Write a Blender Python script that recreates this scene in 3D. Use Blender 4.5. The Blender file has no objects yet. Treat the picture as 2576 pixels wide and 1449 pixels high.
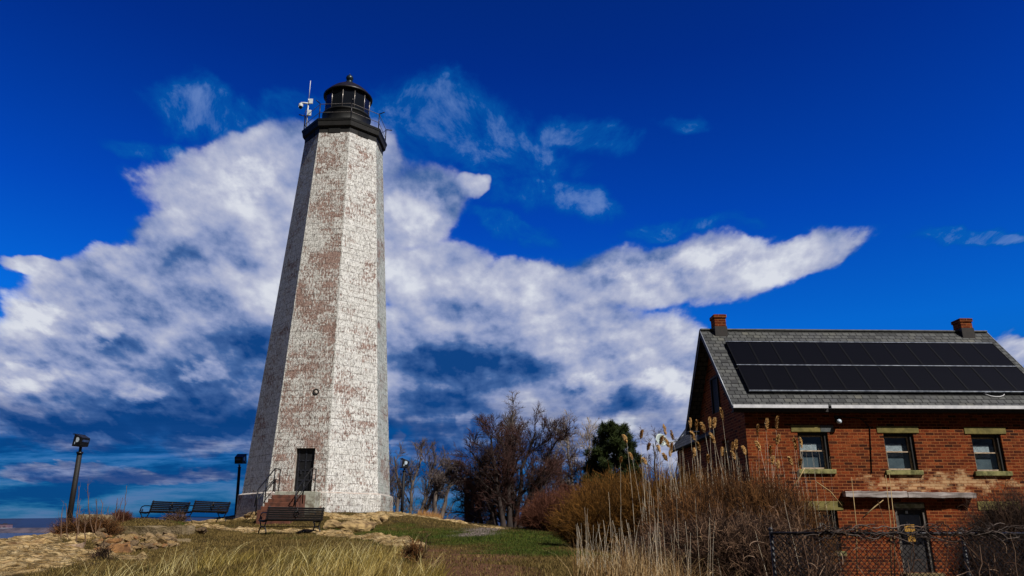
import bpy, bmesh, math, random
import numpy as np
from mathutils import Vector, Matrix
from math import sin, cos, radians, pi, sqrt, atan2
random.seed(7)
R = np.random.default_rng(11)
scene = bpy.context.scene
COL = scene.collection

# ------------------------------------------------------------------ view geometry
F, PITCH, EYE = 1890.0, radians(17.7), 1.6
def fw(py):
    return F*cos(PITCH) - (724.5-py)*sin(PITCH)
def ray(px, py):
    yu = 724.5-py
    f = F*cos(PITCH) - yu*sin(PITCH)
    return ((px-1288)/f, (F*sin(PITCH) + yu*cos(PITCH))/f)
def P(px, py, D):
    u, v = ray(px, py)
    return Vector((u*D, D, EYE + v*D))

def lin(r, g, b):
    def f(c):
        c /= 255.0
        return c/12.92 if c <= .04045 else ((c+.055)/1.055)**2.4
    return (f(r), f(g), f(b), 1.0)

# ------------------------------------------------------------------ object helpers
def thing(name, label, cat, loc=(0,0,0), rz=0.0, group=None):
    o = bpy.data.objects.new(name, None)
    o.empty_display_size = .2
    COL.objects.link(o); o.location = loc; o.rotation_euler = (0,0,rz)
    tag(o, label, cat, group)
    return o
def tag(o, label=None, cat=None, group=None, kind=None):
    if label: o['label'] = label
    if cat: o['category'] = cat
    if group: o['group'] = group
    if kind: o['kind'] = kind
    return o
def link_mesh(name, me, mat=None, parent=None):
    o = bpy.data.objects.new(name, me); COL.objects.link(o)
    if mat: me.materials.append(mat)
    if parent is not None: o.parent = parent
    return o
def copy_tree(o, parent=None):
    c = o.copy(); COL.objects.link(c)
    c.parent = parent
    for ch in list(o.children): copy_tree(ch, c)
    return c

class MB:
    """collects shapes for ONE mesh object"""
    def __init__(s): s.v = []; s.f = []; s.uv = {}; s.sm = set()
    def add(s, vs, fs, smooth=False):
        b = len(s.v); s.v += [tuple(v) for v in vs]
        for f in fs:
            if smooth: s.sm.add(len(s.f))
            s.f.append(tuple(i+b for i in f))
    def box(s, c, d, M=None):
        x,y,z = (k/2 for k in d)
        vs = [Vector((a*x,b*y,e*z)) for e in (-1,1) for b in (-1,1) for a in (-1,1)]
        if M is not None: vs = [M @ v for v in vs]
        c = Vector(c)
        s.add([v+c for v in vs], [(0,2,3,1),(4,5,7,6),(0,1,5,4),(2,6,7,3),(0,4,6,2),(1,3,7,5)])
    def box2(s, a, b):
        s.box([(a[i]+b[i])/2 for i in range(3)], [abs(b[i]-a[i]) for i in range(3)])
    def tube(s, pts, r, n=8, cap=True):
        pts = [Vector(p) for p in pts]
        rs = r if isinstance(r,(list,tuple)) else [r]*len(pts)
        base = len(s.v); prev = None
        for i,p in enumerate(pts):
            t = (pts[min(i+1,len(pts)-1)] - pts[max(i-1,0)]).normalized()
            if prev is None:
                a = Vector((0,0,1)) if abs(t.z) < .9 else Vector((1,0,0))
                u = t.cross(a).normalized()
            else:
                u = (prev - t*prev.dot(t)).normalized()
            prev = u; w = t.cross(u)
            for k in range(n):
                an = 2*pi*k/n
                s.v.append(tuple(p + (u*cos(an)+w*sin(an))*rs[i]))
        for i in range(len(pts)-1):
            for k in range(n):
                a = base+i*n+k; b = base+i*n+(k+1)%n
                s.sm.add(len(s.f)); s.f.append((a,b,b+n,a+n))
        if cap:
            s.f.append(tuple(base+k for k in range(n))[::-1])
            s.f.append(tuple(base+(len(pts)-1)*n+k for k in range(n)))
    def lathe(s, prof, n=24, c=(0,0,0), a0=0.0, smooth=True, closed=False):
        base = len(s.v)
        for (r,z) in prof:
            for k in range(n):
                an = a0+2*pi*k/n
                s.v.append((c[0]+r*sin(an), c[1]-r*cos(an), c[2]+z))
        for i in range(len(prof)-1):
            for k in range(n):
                a = base+i*n+k; b = base+i*n+(k+1)%n
                if smooth: s.sm.add(len(s.f))
                s.f.append((a,b,b+n,a+n))
        if closed:
            s.f.append(tuple(base+k for k in range(n))[::-1])
            s.f.append(tuple(base+(len(prof)-1)*n+k for k in range(n)))
    def prism(s, outline, M):   # outline 2-D in local x,z ; M maps (x, y, z), thickness along y -t..t
        pass
    def sphere(s, c, r, n=12, m=8, sc=(1,1,1)):
        prof = [(r*sin(pi*i/m), -r*cos(pi*i/m)) for i in range(m+1)]
        prof[0] = (1e-4, -r); prof[-1] = (1e-4, r)
        b = len(s.v); s.lathe(prof, n, (0,0,0))
        for i in range(b, len(s.v)):
            x,y,z = s.v[i]; s.v[i] = (c[0]+x*sc[0], c[1]+y*sc[1], c[2]+z*sc[2])
    def build(s, name, mat, parent=None, bevel=0.0):
        me = bpy.data.meshes.new(name)
        me.from_pydata(s.v, [], s.f)
        if s.sm:
            fl = [i in s.sm for i in range(len(s.f))]
            me.polygons.foreach_set('use_smooth', fl)
        me.update()
        o = link_mesh(name, me, mat, parent)
        if bevel:
            m = o.modifiers.new('bevel','BEVEL'); m.width = bevel; m.segments = 2; m.limit_method = 'ANGLE'
        return o

def np_mesh(name, verts, quads, mat, parent=None, smooth=True, col=None):
    verts = np.asarray(verts, np.float32).reshape(-1,3); quads = np.asarray(quads, np.int32)
    k = quads.shape[1]
    me = bpy.data.meshes.new(name)
    me.vertices.add(len(verts)); me.vertices.foreach_set('co', verts.ravel())
    me.loops.add(quads.size); me.loops.foreach_set('vertex_index', quads.ravel())
    me.polygons.add(len(quads))
    me.polygons.foreach_set('loop_start', np.arange(0, quads.size, k, dtype=np.int32))
    me.polygons.foreach_set('use_smooth', np.full(len(quads), smooth))
    if col is not None:
        for nm, arr in col.items():
            arr = np.asarray(arr, np.float32)
            if arr.ndim == 1:
                a = me.attributes.new(nm, 'FLOAT', 'POINT'); a.data.foreach_set('value', arr)
            else:
                a = me.attributes.new(nm, 'FLOAT_COLOR', 'POINT')
                a.data.foreach_set('color', np.c_[arr, np.ones(len(arr))].astype(np.float32).ravel())
    me.update(calc_edges=True); me.validate()
    return link_mesh(name, me, mat, parent)

def tubes_np(pts, rad, sides, ref=None):
    """pts [n,K,3], rad [n,K] -> verts, quads"""
    n,K,_ = pts.shape
    t = np.empty_like(pts)
    t[:,1:-1] = pts[:,2:]-pts[:,:-2]; t[:,0] = pts[:,1]-pts[:,0]; t[:,-1] = pts[:,-1]-pts[:,-2]
    t /= np.linalg.norm(t,axis=2,keepdims=True)+1e-9
    if ref is None: ref = np.where(np.abs(t[:,:1,2:3])<.8, np.array([0,0,1.]), np.array([1.,0,0]))
    ref = np.broadcast_to(np.asarray(ref,float), pts.shape)
    u = np.cross(t, ref); u /= np.linalg.norm(u,axis=2,keepdims=True)+1e-9
    w = np.cross(t,u)
    an = 2*pi*np.arange(sides)/sides
    V = pts[:,:,None,:] + rad[:,:,None,None]*(u[:,:,None,:]*np.cos(an)[None,None,:,None]+w[:,:,None,:]*np.sin(an)[None,None,:,None])
    idx = np.arange(n*K*sides).reshape(n,K,sides)
    a = idx[:,:-1,:]; b = np.roll(idx,-1,axis=2)[:,:-1,:]; c = np.roll(idx,-1,axis=2)[:,1:,:]; d = idx[:,1:,:]
    Q = np.stack([a,b,c,d],axis=-1).reshape(-1,4)
    return V.reshape(-1,3), Q
def join_np(parts):
    V=[];Q=[];o=0
    for v,q in parts:
        V.append(v); Q.append(q+o); o+=len(v)
    return np.concatenate(V), np.concatenate(Q)

def _hash(ix, iy, seed):
    h = (ix.astype(np.int64)*374761393 + iy.astype(np.int64)*668265263 + seed*1442695041) & 0x7fffffff
    h = ((h ^ (h>>13))*1274126177) & 0x7fffffff
    return ((h ^ (h>>16)) & 0xffff)/65535.0
def vnoise(x, y, seed=0):
    ix = np.floor(x); iy = np.floor(y); fx = x-ix; fy = y-iy
    fx = fx*fx*(3-2*fx); fy = fy*fy*(3-2*fy)
    a=_hash(ix,iy,seed); b=_hash(ix+1,iy,seed); c=_hash(ix,iy+1,seed); d=_hash(ix+1,iy+1,seed)
    return (a*(1-fx)+b*fx)*(1-fy)+(c*(1-fx)+d*fx)*fy
def fbm(x, y, o=4, seed=0, g=.5):
    s=0;a=1;t=0
    for i in range(o):
        s = s+a*vnoise(x*2**i+i*17.3, y*2**i-i*9.1, seed+i); t+=a; a*=g
    return s/t

# ------------------------------------------------------------------ node helpers
class NT:
    def __init__(s, tree): s.t = tree; s.n = tree.nodes; s.l = tree.links
    def node(s, typ, **kw):
        n = s.n.new(typ)
        for k,v in kw.items(): setattr(n,k,v)
        return n
    def put(s, sock, val):
        if val is None: return
        if isinstance(val, bpy.types.NodeSocket): s.l.new(val, sock)
        else:
            if isinstance(val,(tuple,list)) and sock.type=='VECTOR' and len(val)==4: val=val[:3]
            if sock.type=='RGBA' and isinstance(val,(int,float)): val=(val,val,val,1)
            sock.default_value = val
    def math(s, op, a, b=None, c=None, clamp=False):
        n = s.node('ShaderNodeMath', operation=op); n.use_clamp = clamp
        s.put(n.inputs[0],a); s.put(n.inputs[1],b); s.put(n.inputs[2],c)
        return n.outputs[0]
    def vmath(s, op, a, b=None, out=0):
        n = s.node('ShaderNodeVectorMath', operation=op)
        s.put(n.inputs[0],a)
        if b is not None:
            if op=='SCALE': s.put(n.inputs['Scale'],b)
            else: s.put(n.inputs[1],b)
        return n.outputs[out if op not in('LENGTH','DOT_PRODUCT') else 1]
    def mix(s, f, a, b, typ='MIX'):
        n = s.node('ShaderNodeMix', data_type='RGBA', blend_type=typ)
        s.put(n.inputs[0],f); s.put(n.inputs[6],a); s.put(n.inputs[7],b)
        return n.outputs[2]
    def noise(s, vec, scale, detail=4, rough=.5, dist=0.0, col=False, dim='3D'):
        n = s.node('ShaderNodeTexNoise', noise_dimensions=dim)
        s.put(n.inputs['Vector'],vec); s.put(n.inputs['Scale'],scale)
        s.put(n.inputs['Detail'],detail); s.put(n.inputs['Roughness'],rough); s.put(n.inputs['Distortion'],dist)
        return n.outputs['Color'] if col else n.outputs['Fac']
    def ss(s, x, a, b, to0=0.0, to1=1.0):
        n = s.node('ShaderNodeMapRange', interpolation_type='SMOOTHSTEP')
        s.put(n.inputs['Value'],x); s.put(n.inputs['From Min'],a); s.put(n.inputs['From Max'],b)
        s.put(n.inputs['To Min'],to0); s.put(n.inputs['To Max'],to1)
        return n.outputs[0]
    def sep(s, v):
        n = s.node('ShaderNodeSeparateXYZ'); s.put(n.inputs[0],v); return n.outputs
    def comb(s, x=0.0,y=0.0,z=0.0):
        n = s.node('ShaderNodeCombineXYZ'); s.put(n.inputs[0],x); s.put(n.inputs[1],y); s.put(n.inputs[2],z); return n.outputs[0]
    def ramp(s, f, stops):
        n = s.node('ShaderNodeValToRGB'); cr = n.color_ramp
        while len(cr.elements)<len(stops): cr.elements.new(.5)
        for e,(p,c) in zip(cr.elements,stops): e.position=p; e.color=c
        s.put(n.inputs[0],f); return n.outputs[0]
    def attr(s, name, out='Fac'):
        n = s.node('ShaderNodeAttribute', attribute_name=name); return n.outputs[out]
    def obj(s): return s.node('ShaderNodeTexCoord').outputs['Object']
    def uv(s): return s.node('ShaderNodeTexCoord').outputs['UV']
    def bump(s, h, strength=.5, dist=.02):
        n = s.node('ShaderNodeBump'); s.put(n.inputs['Height'],h); n.inputs['Strength'].default_value=strength; n.inputs['Distance'].default_value=dist
        return n.outputs[0]

def new_mat(name):
    m = bpy.data.materials.new(name); m.use_nodes = True
    nt = NT(m.node_tree)
    return m, nt, m.node_tree.nodes['Principled BSDF']
def setp(nt, b, color=None, rough=.8, metal=0.0, normal=None, spec=None):
    if color is not None: nt.put(b.inputs['Base Color'], color)
    nt.put(b.inputs['Roughness'], rough); nt.put(b.inputs['Metallic'], metal)
    if normal is not None: nt.put(b.inputs['Normal'], normal)
    if spec is not None: nt.put(b.inputs['Specular IOR Level'], spec)

def simple_mat(name, c1, c2=None, scale=8.0, rough=.7, metal=0.0, bump=.15, detail=6, stretch=None, spec=None):
    """weathered surface: two tones broken up by noise"""
    m, nt, b = new_mat(name)
    v = nt.obj()
    if stretch: v = nt.vmath('MULTIPLY', v, stretch)
    n1 = nt.noise(v, scale, detail, .6)
    c2 = c2 or tuple(k*.6 for k in c1[:3])+(1,)
    col = nt.mix(nt.ss(n1,.35,.68), c1, c2)
    n2 = nt.noise(v, scale*5, 4, .6)
    setp(nt, b, col, nt.ss(n2,.2,.8,max(rough-.12,.02),min(rough+.12,1)), metal, nt.bump(n2, bump, .01), spec)
    return m
def strand_mat(name, c1, c2, rough=.85, c3=None):
    """thin stems: each strand has its own tone through the attribute 'tone'"""
    m, nt, b = new_mat(name)
    t = nt.attr('tone')
    stops = [(0,c1),(1,c2)] if c3 is None else [(0,c1),(.55,c2),(1,c3)]
    setp(nt, b, nt.ramp(t, stops), rough, 0, None, .15)
    return m
# ------------------------------------------------------------------ camera, sun, sky
cam_d = bpy.data.cameras.new('camera'); cam = bpy.data.objects.new('camera', cam_d); COL.objects.link(cam)
cam_d.sensor_width = 36.0; cam_d.lens = 36.0*F/2576.0
cam_d.clip_start = .1; cam_d.clip_end = 30000
cam.location = (0,0,EYE); cam.rotation_euler = (pi/2+PITCH, 0, 0)
scene.camera = cam
SUN_EL, SUN_AZ = radians(47), radians(44.5)       # azimuth from -Y towards +X
sdir = Vector((sin(SUN_AZ)*cos(SUN_EL), -cos(SUN_AZ)*cos(SUN_EL), sin(SUN_EL)))
sun_d = bpy.data.lights.new('sun','SUN'); sun_d.energy = 4.7; sun_d.angle = radians(.53); sun_d.color = (1,.955,.88)
sun = bpy.data.objects.new('sun', sun_d); COL.objects.link(sun)
sun.rotation_euler = sdir.to_track_quat('Z','Y').to_euler(); sun.location = (30,-30,60)

def build_world():
    w = bpy.data.worlds.new('World'); scene.world = w; w.use_nodes = True
    w.cycles.sampling_method = 'MANUAL'; w.cycles.sample_map_resolution = 512
    nt = NT(w.node_tree); bg = w.node_tree.nodes['Background']
    ST = .1
    bg.inputs['Strength'].default_value = ST
    sky = nt.node('ShaderNodeTexSky', sky_type='NISHITA'); sky.sun_disc = False
    sky.sun_elevation = SUN_EL; sky.sun_rotation = pi-SUN_AZ
    sky.air_density = 1.0; sky.dust_density = .3; sky.ozone_density = 3.0
    d = nt.node('ShaderNodeTexCoord').outputs['Generated']
    x,y,z = nt.sep(d)
    zc = nt.math('MAXIMUM', z, 0.0)
    # deep polarised blue: per channel tint of the physical sky, deepening overhead
    tint = nt.ramp(zc, [(0,(.02,.30,.62,1)),(.12,(.015,.34,.85,1)),(.24,(.010,.44,1.28,1)),(.38,(.006,.28,1.18,1)),(.56,(.006,.17,.86,1)),(.75,(.01,.14,.6,1))])
    base = nt.mix(1.0, sky.outputs[0], tint, 'MULTIPLY')
    # ---- cloud field, laid out over the sky's direction (u = x/y, v = z/y)
    ay = nt.math('MAXIMUM', nt.math('ABSOLUTE', y), .08)
    u = nt.math('DIVIDE', x, ay); v = nt.math('DIVIDE', zc, ay)
    uv = nt.comb(u,v,0)
    q = nt.math('DIVIDE', 1.0, nt.math('ADD', v, .17))
    plane = nt.comb(nt.math('MULTIPLY',u,q), nt.math('MULTIPLY',q,.6), 0)
    w1 = nt.vmath('SUBTRACT', nt.noise(plane, 3.4, 3, .55, col=True), (.5,.5,.5))
    w2 = nt.vmath('SUBTRACT', nt.noise(plane, 14, 3, .6, col=True), (.5,.5,.5))
    damp = nt.math('ADD', nt.math('MULTIPLY', v, 1.3), .18)
    pos = nt.vmath('ADD', uv, nt.vmath('SCALE', nt.vmath('MULTIPLY', w1, (.17,.10,0)), damp))
    pos = nt.vmath('ADD', pos, nt.vmath('SCALE', nt.vmath('MULTIPLY', w2, (.05,.04,0)), damp))
    def blob(px,py,rx,ry,rot=0.0):
        c = ray(px,py)
        f = fw(py)
        n = nt.node('ShaderNodeMapping', vector_type='TEXTURE')
        nt.put(n.inputs[0], pos)
        n.inputs['Location'].default_value = (c[0],c[1],0)
        n.inputs['Rotation'].default_value = (0,0,radians(rot))
        n.inputs['Scale'].default_value = (rx/f, ry/f*F/f*1.0, 1)
        r2 = nt.vmath('DOT_PRODUCT', n.outputs[0], n.outputs[0])
        return nt.math('SUBTRACT', 1.0, r2)
    def union(lst, k=.35):
        acc = None
        for (wt, *a) in lst:
            bl = blob(*a)
            if wt != 1.0: bl = nt.math('ADD', bl, wt-1.0)
            if acc is None: acc = bl
            else: acc = nt.math('SMOOTH_MAX', acc, bl, k)
        return acc
    CL = [(1,620,440,250,120,15),(1,850,400,180,110,0),(.9,480,560,170,80,20),(1,690,600,330,150,10),(1,330,690,260,85,8),(.9,130,655,120,30,-8),
          (1,420,790,330,150,0),(1,130,830,150,95,0),(1,30,930,120,80,0),(1,300,960,330,130,0),(1,640,830,330,190,0),
          (.95,1045,500,110,110,-20),(.8,1170,445,52,36,0),
          (1,1060,690,190,80,0),(1,1330,735,290,66,0),(.95,1430,790,190,55,0),(1,1680,685,370,80,9),(.95,1960,640,240,56,17),
          (.95,1200,770,300,65,5),(1,1130,850,280,100,0),(1,1420,890,300,95,0),(1,1600,930,270,130,0),(1,1250,960,340,130,0),(1,1650,1040,240,140,0),(1,1400,1070,220,90,0),(.8,1150,1110,150,60,0),(.85,1560,1130,200,60,0),
          (.95,200,1050,320,80,0),(1,560,1010,280,130,0),(.7,120,1190,140,30,0),(.6,420,1200,200,26,0),(.7,1075,985,200,130,0),(.8,2600,880,90,50,0)]
    M = union(CL)
    M = nt.math('MINIMUM', M, .85)
    q2 = nt.math('DIVIDE', 1.0, nt.math('ADD', v, .42))
    pl = nt.comb(nt.math('MULTIPLY',u,q2), nt.math('MULTIPLY',q2,.85), .7)
    n1 = nt.noise(pl, 6.4, 10, .60)
    dens = nt.math('ADD', M, nt.math('MULTIPLY', nt.math('SUBTRACT', n1, .5), 2.7))
    alpha = nt.ss(dens, -.50, .55)
    # billows: tops towards the light bright, undersides grey
    up = nt.vmath('ADD', pl, (.022,-.05,0))
    b1 = nt.noise(pl, 5.2, 7, .54); b2 = nt.noise(up, 5.2, 7, .54)
    c1 = nt.noise(pl, 15.0, 6, .58); c2 = nt.noise(nt.vmath('ADD', pl, (.008,-.02,0)), 15.0, 6, .58)
    relief = nt.math('ADD', nt.math('MULTIPLY', nt.math('SUBTRACT', b1, b2), 2.1), nt.math('MULTIPLY', nt.math('SUBTRACT', c1, c2), .6))
    relief = nt.math('ADD', relief, nt.math('MULTIPLY', nt.math('SUBTRACT', nt.noise(pl, 3.0, 4, .5), .5), .9))
    # low bands near the skyline
    low = nt.noise(nt.comb(nt.math('MULTIPLY',u,3.0), nt.math('MULTIPLY',v,24.0), 3.1), 1.6, 8, .64, .2)
    lowm = nt.math('MULTIPLY', nt.ss(low,.42,.66), nt.math('MULTIPLY', nt.ss(v,.26,.06), nt.ss(u,.9,.1)))
    # thicker, unlit bodies, and puffs that catch the sun
    SH = [(1,560,930,240,115,0),(1,420,1050,330,95,0),(1,1180,930,270,60,-5),(.9,1120,1060,240,110,0),(.8,300,880,140,50,0),(.8,1480,1010,230,50,0),(.7,1300,1110,220,60,0),(.9,120,1090,220,60,0)]
    S = union(SH)
    shade = nt.ss(nt.math('ADD', S, nt.math('MULTIPLY', nt.math('SUBTRACT', b1, .5), 2.4)), -.35, .9)
    PF = [(1,95,795,75,48,0),(1,265,835,55,42,0),(1,55,955,90,36,0),(1,500,940,70,30,0),(.9,360,990,60,30,0),(1,1182,1062,24,30,0),(1,992,1112,20,24,0),(.8,1500,985,60,32,0),(.9,1690,960,80,50,0),(.8,1560,1060,50,34,0),(.9,620,420,130,70,10),(.9,1030,520,70,60,0),(.7,1700,660,250,36,8)]
    PU = nt.ss(nt.math('ADD', union(PF), nt.math('MULTIPLY', nt.math('SUBTRACT', c1, .5), 3.6)), -.3, 1.0)
    lit = nt.math('ADD', nt.math('ADD', .60, relief), nt.math('MULTIPLY', shade, -.52))
    lit = nt.math('ADD', lit, nt.math('MULTIPLY', PU, .24), clamp=True)
    alpha = nt.math('MAXIMUM', alpha, nt.math('MULTIPLY', PU, .7))
    g = 1.0/ST
    def cc(r,gg,b,k=1.0):
        c = lin(r,gg,b); return (c[0]*g*k,c[1]*g*k,c[2]*g*k,1)
    ccol = nt.ramp(lit, [(0,lin(16,66,130)),(.25,lin(70,104,160)),(.5,lin(140,154,194)),(.74,lin(178,184,208)),(1,lin(216,220,230))])
    ccol = nt.vmath('SCALE', ccol, g)
    # cirrus wisps, teal
    WS = [(1.15,1290,575,110,36,-35),(1,520,270,200,70,-15),(1,650,300,130,50,0),(1,770,265,150,60,0),(1,1080,300,230,110,-10),(1,1280,380,200,70,-10),(.9,1480,330,130,50,0),(.7,1720,290,110,24,8),(1,2440,603,170,22,3),(.9,1380,490,220,60,-15),(.9,1700,570,200,30,8),(.8,360,370,150,40,0)]
    W = union(WS)
    n3 = nt.noise(pl, 8.0, 10, .68, .4)
    wal = nt.ss(nt.math('ADD', nt.math('MINIMUM',W,.6), nt.math('MULTIPLY', nt.math('SUBTRACT', n3, .52), 3.2)), -.3, 1.15, 0, .8)
    wcol = nt.ramp(wal, [(0,lin(0,80,165)),(.5,lin(8,100,176)),(.85,lin(110,142,200))])
    c = nt.mix(wal, base, nt.vmath('SCALE', wcol, g))
    c = nt.mix(nt.math('MULTIPLY',lowm,.72), c, cc(92,108,158))
    c = nt.mix(nt.math('MULTIPLY', nt.ss(M,-.15,.55), .8), c, cc(26,84,150))
    ccol = nt.mix(nt.ss(alpha,.08,.62), cc(10,98,178), ccol)
    c = nt.mix(alpha, c, ccol)
    # slate-blue murk low on the left, under the cloud mass
    mk = nt.math('MULTIPLY', nt.math('MULTIPLY', nt.ss(v,.20,.10), nt.ss(u,.6,-.2)), nt.ss(low,.66,.40,0,.92))
    c = nt.mix(mk, c, cc(5,60,124))
    # sky behind the camera: unseen grey cloud added to dim and neutralise ambient light
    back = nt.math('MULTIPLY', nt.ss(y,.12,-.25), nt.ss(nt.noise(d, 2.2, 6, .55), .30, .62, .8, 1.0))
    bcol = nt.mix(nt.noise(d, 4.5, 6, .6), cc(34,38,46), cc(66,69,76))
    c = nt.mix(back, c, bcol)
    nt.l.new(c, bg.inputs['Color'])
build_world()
scene.view_settings.view_transform = 'Standard'; scene.view_settings.look = 'None'
scene.view_settings.exposure = 0.0; scene.view_settings.gamma = 1.0
# ------------------------------------------------------------------ terrain
CP = []
for px,py,D in [(0,1449,10.5),(300,1449,9.5),(640,1449,8.5),(1050,1449,8.5),(1300,1449,8.5),(1480,1449,8.5),
    (120,1415,13.5),(330,1412,14),(640,1400,14),(1000,1398,15),(1250,1396,15),(1430,1378,17),(1560,1402,14),
    (0,1370,19),(0,1392,22.5),(0,1420,26),(60,1362,21.5),(60,1384,25),(60,1400,28),(120,1356,24),(120,1368,27),(200,1346,27),(200,1350,31),(0,1390,15),(150,1385,18),(170,1366,23),(260,1402,17.6),(330,1392,18.4),(420,1376,20.4),(300,1362,21.8),(440,1360,22.3),(400,1330,26.5),(250,1331,26.5),
    (250,1309,29),(330,1320,31),(390,1324,32.5),(460,1323,32.8),(520,1321,33.5),(400,1320,36),(500,1316,36.5),(600,1303,37.5),(560,1328,29.5),(640,1319,31.2),(735,1346,27),(600,1352,24.5),(900,1356,24.5),(820,1320,31.2),(735,1385,18),(500,1375,18.5),
    (700,1294,34),(800,1294,33),(900,1294,33.5),(985,1294,36),(600,1293,39),(1100,1346,28),(1040,1376,19.5),(1230,1328,31),(1340,1331,28),(1400,1348,22.5),
    (1100,1306,36),(1200,1325,36),(1270,1325,40),(1020,1297,39)]:
    CP.append(tuple(P(px,py,D)))
CP += [(0,0,0),(-5,0,-.3),(5,0,-.3),(0,4,.5),(-4,5,.4),(3,5,.3),(5,6,-.1),(8,6,-.1),(3.2,9,.45),(4.2,10.5,.2),(7,10.5,.1),(11,11,.1),(7,16,.12),(4.3,16,.5),(2.6,14.5,.95),
       (3.5,19,.7),(6,21,.2),(7,23,.12),(12,22.5,.1),(17,22.5,.1),(17,14,.1),(7,32,.3),(15,32,.2),
       (-10,6,-.3),(-10,10,.55),(-14,15,-.2),(-18,21,-.5),(-21,27,-.8),(-23,34,-1.2),(-20,44,-.6),(-9.4,37,2.35),(-9.4,45,1.6),(0,47,1.1),(9,45,.9),(-9,60,.2),(3,60,.5),(12,60,.6),(22,45,.2),(25,25,.1),(25,10,.0),(-26,20,-3)]
CPa = np.array(CP); XYn = CPa[:,:2]/10.0
def _tps(r2): return np.where(r2>1e-12, .5*r2*np.log(np.maximum(r2,1e-12)), 0)
_n = len(XYn); _d2 = ((XYn[:,None]-XYn[None])**2).sum(-1)
_K = _tps(_d2)+np.eye(_n)*.004; _Pm = np.c_[np.ones(_n), XYn]
_A = np.block([[_K,_Pm],[_Pm.T,np.zeros((3,3))]])
_W = np.linalg.solve(_A, np.r_[CPa[:,2],0,0,0])
def base_h(x, y):
    x = np.asarray(x,float); y = np.asarray(y,float); sh = x.shape
    X = np.c_[x.ravel(), y.ravel()]/10.0
    out = np.empty(len(X))
    for i in range(0,len(X),20000):
        c = X[i:i+20000]
        out[i:i+20000] = _tps(((c[:,None]-XYn[None])**2).sum(-1)) @ _W[:_n] + _W[_n] + c @ _W[_n+1:]
    h = out.reshape(sh)
    # beyond the surveyed knoll: park land to the right and behind, the shore dropping away on the left
    def sm(a,b,t): 
        t = np.clip((t-a)/(b-a),0,1); return t*t*(3-2*t)
    far = .1 + .25*fbm(x*.03+5,y*.03,3,40) - 12*sm(-20,-60,x - .25*np.maximum(y-40,0)*0) - 12*sm(120,300,y)
    wgt = sm(45,64,y); wgt = np.maximum(wgt, sm(20,30,x)); wgt = np.maximum(wgt, sm(-23,-30,x)); wgt = np.maximum(wgt, sm(3,-6,y))
    a_,b_ = P(250,1360,22.6), P(455,1350,23.0)
    dd = _seg(x,y,(a_.x,a_.y),(b_.x,b_.y)); h = h + .10*np.clip(1-dd/2.6,0,1)**1.3
    return h*(1-wgt)+far*wgt
def Hs(x,y): return float(base_h(np.array([x]),np.array([y]))[0])
def G(px,py,d0=6,d1=60):
    """where the sight line through a point of the photograph meets the ground"""
    u,v = ray(px,py)
    D = np.linspace(d0,d1,1200)
    g = base_h(u*D, D) - (EYE+v*D)
    i = np.argmax(g>0) if (g>0).any() else len(D)-1
    return Vector((u*D[i], D[i], EYE+v*D[i]))
def _seg(x,y,a,b):
    ax,ay=a;bx,by=b; vx,vy=bx-ax,by-ay; L=vx*vx+vy*vy+1e-9
    t=np.clip(((x-ax)*vx+(y-ay)*vy)/L,0,1)
    return np.hypot(x-ax-t*vx, y-ay-t*vy)
def caps(x,y,pts,warp=0.0):
    """signed mask of a chain of (px,py,D or None,halfwidth)"""
    best = np.full(x.shape,-9.0)
    for a,b in zip(pts[:-1],pts[1:]):
        d = _seg(x,y,a[:2],b[:2]); best = np.maximum(best, 1-d/((a[2]+b[2])/2))
    return best
def gp(px,py,D): v = P(px,py,D); return (v.x,v.y)
ROCK = [ [gp(505,1333,29)+(.8,), gp(615,1338,28.3)+(.6,)],
         [gp(640,1341,28)+(.5,), gp(735,1339,28.6)+(.75,), gp(820,1338,28.2)+(.65,), gp(895,1350,25.6)+(.5,), gp(960,1362,22.6)+(.42,), gp(1035,1376,19.5)+(.35,)],
         [gp(600,1298,37)+(1.0,), gp(660,1304,33.4)+(.6,), gp(800,1299,33)+(.45,), gp(900,1302,32.6)+(.65,), gp(980,1297,34.8)+(.7,)],
         [gp(985,1297,36)+(.9,), gp(1060,1301,37)+(.6,), gp(1130,1311,36)+(.5,), gp(1200,1325,35)+(.5,), gp(1250,1327,33)+(.3,)],
         [gp(345,1318,33.5)+(.8,), gp(430,1316,35)+(1.0,), gp(600,1300,37)+(.9,)],
         [gp(230,1306,29.5)+(1.0,), gp(330,1312,30.5)+(.8,)],
         [gp(0,1360,19)+(1.8,), gp(60,1362,21)+(1.6,), gp(140,1362,23)+(1.3,)],
         [gp(0,1440,11)+(1.0,), gp(60,1425,12.3)+(1.1,), gp(160,1405,14.2)+(.9,), gp(225,1388,16)+(.5,)],
         [gp(0,1390,15.5)+(1.0,), gp(110,1382,18)+(.8,)],
         [gp(240,1425,13)+(.25,), gp(330,1412,14.2)+(.3,)],
         [gp(1240,1322,44)+(1.0,), gp(1300,1322,44)+(.8,)] ]
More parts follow.
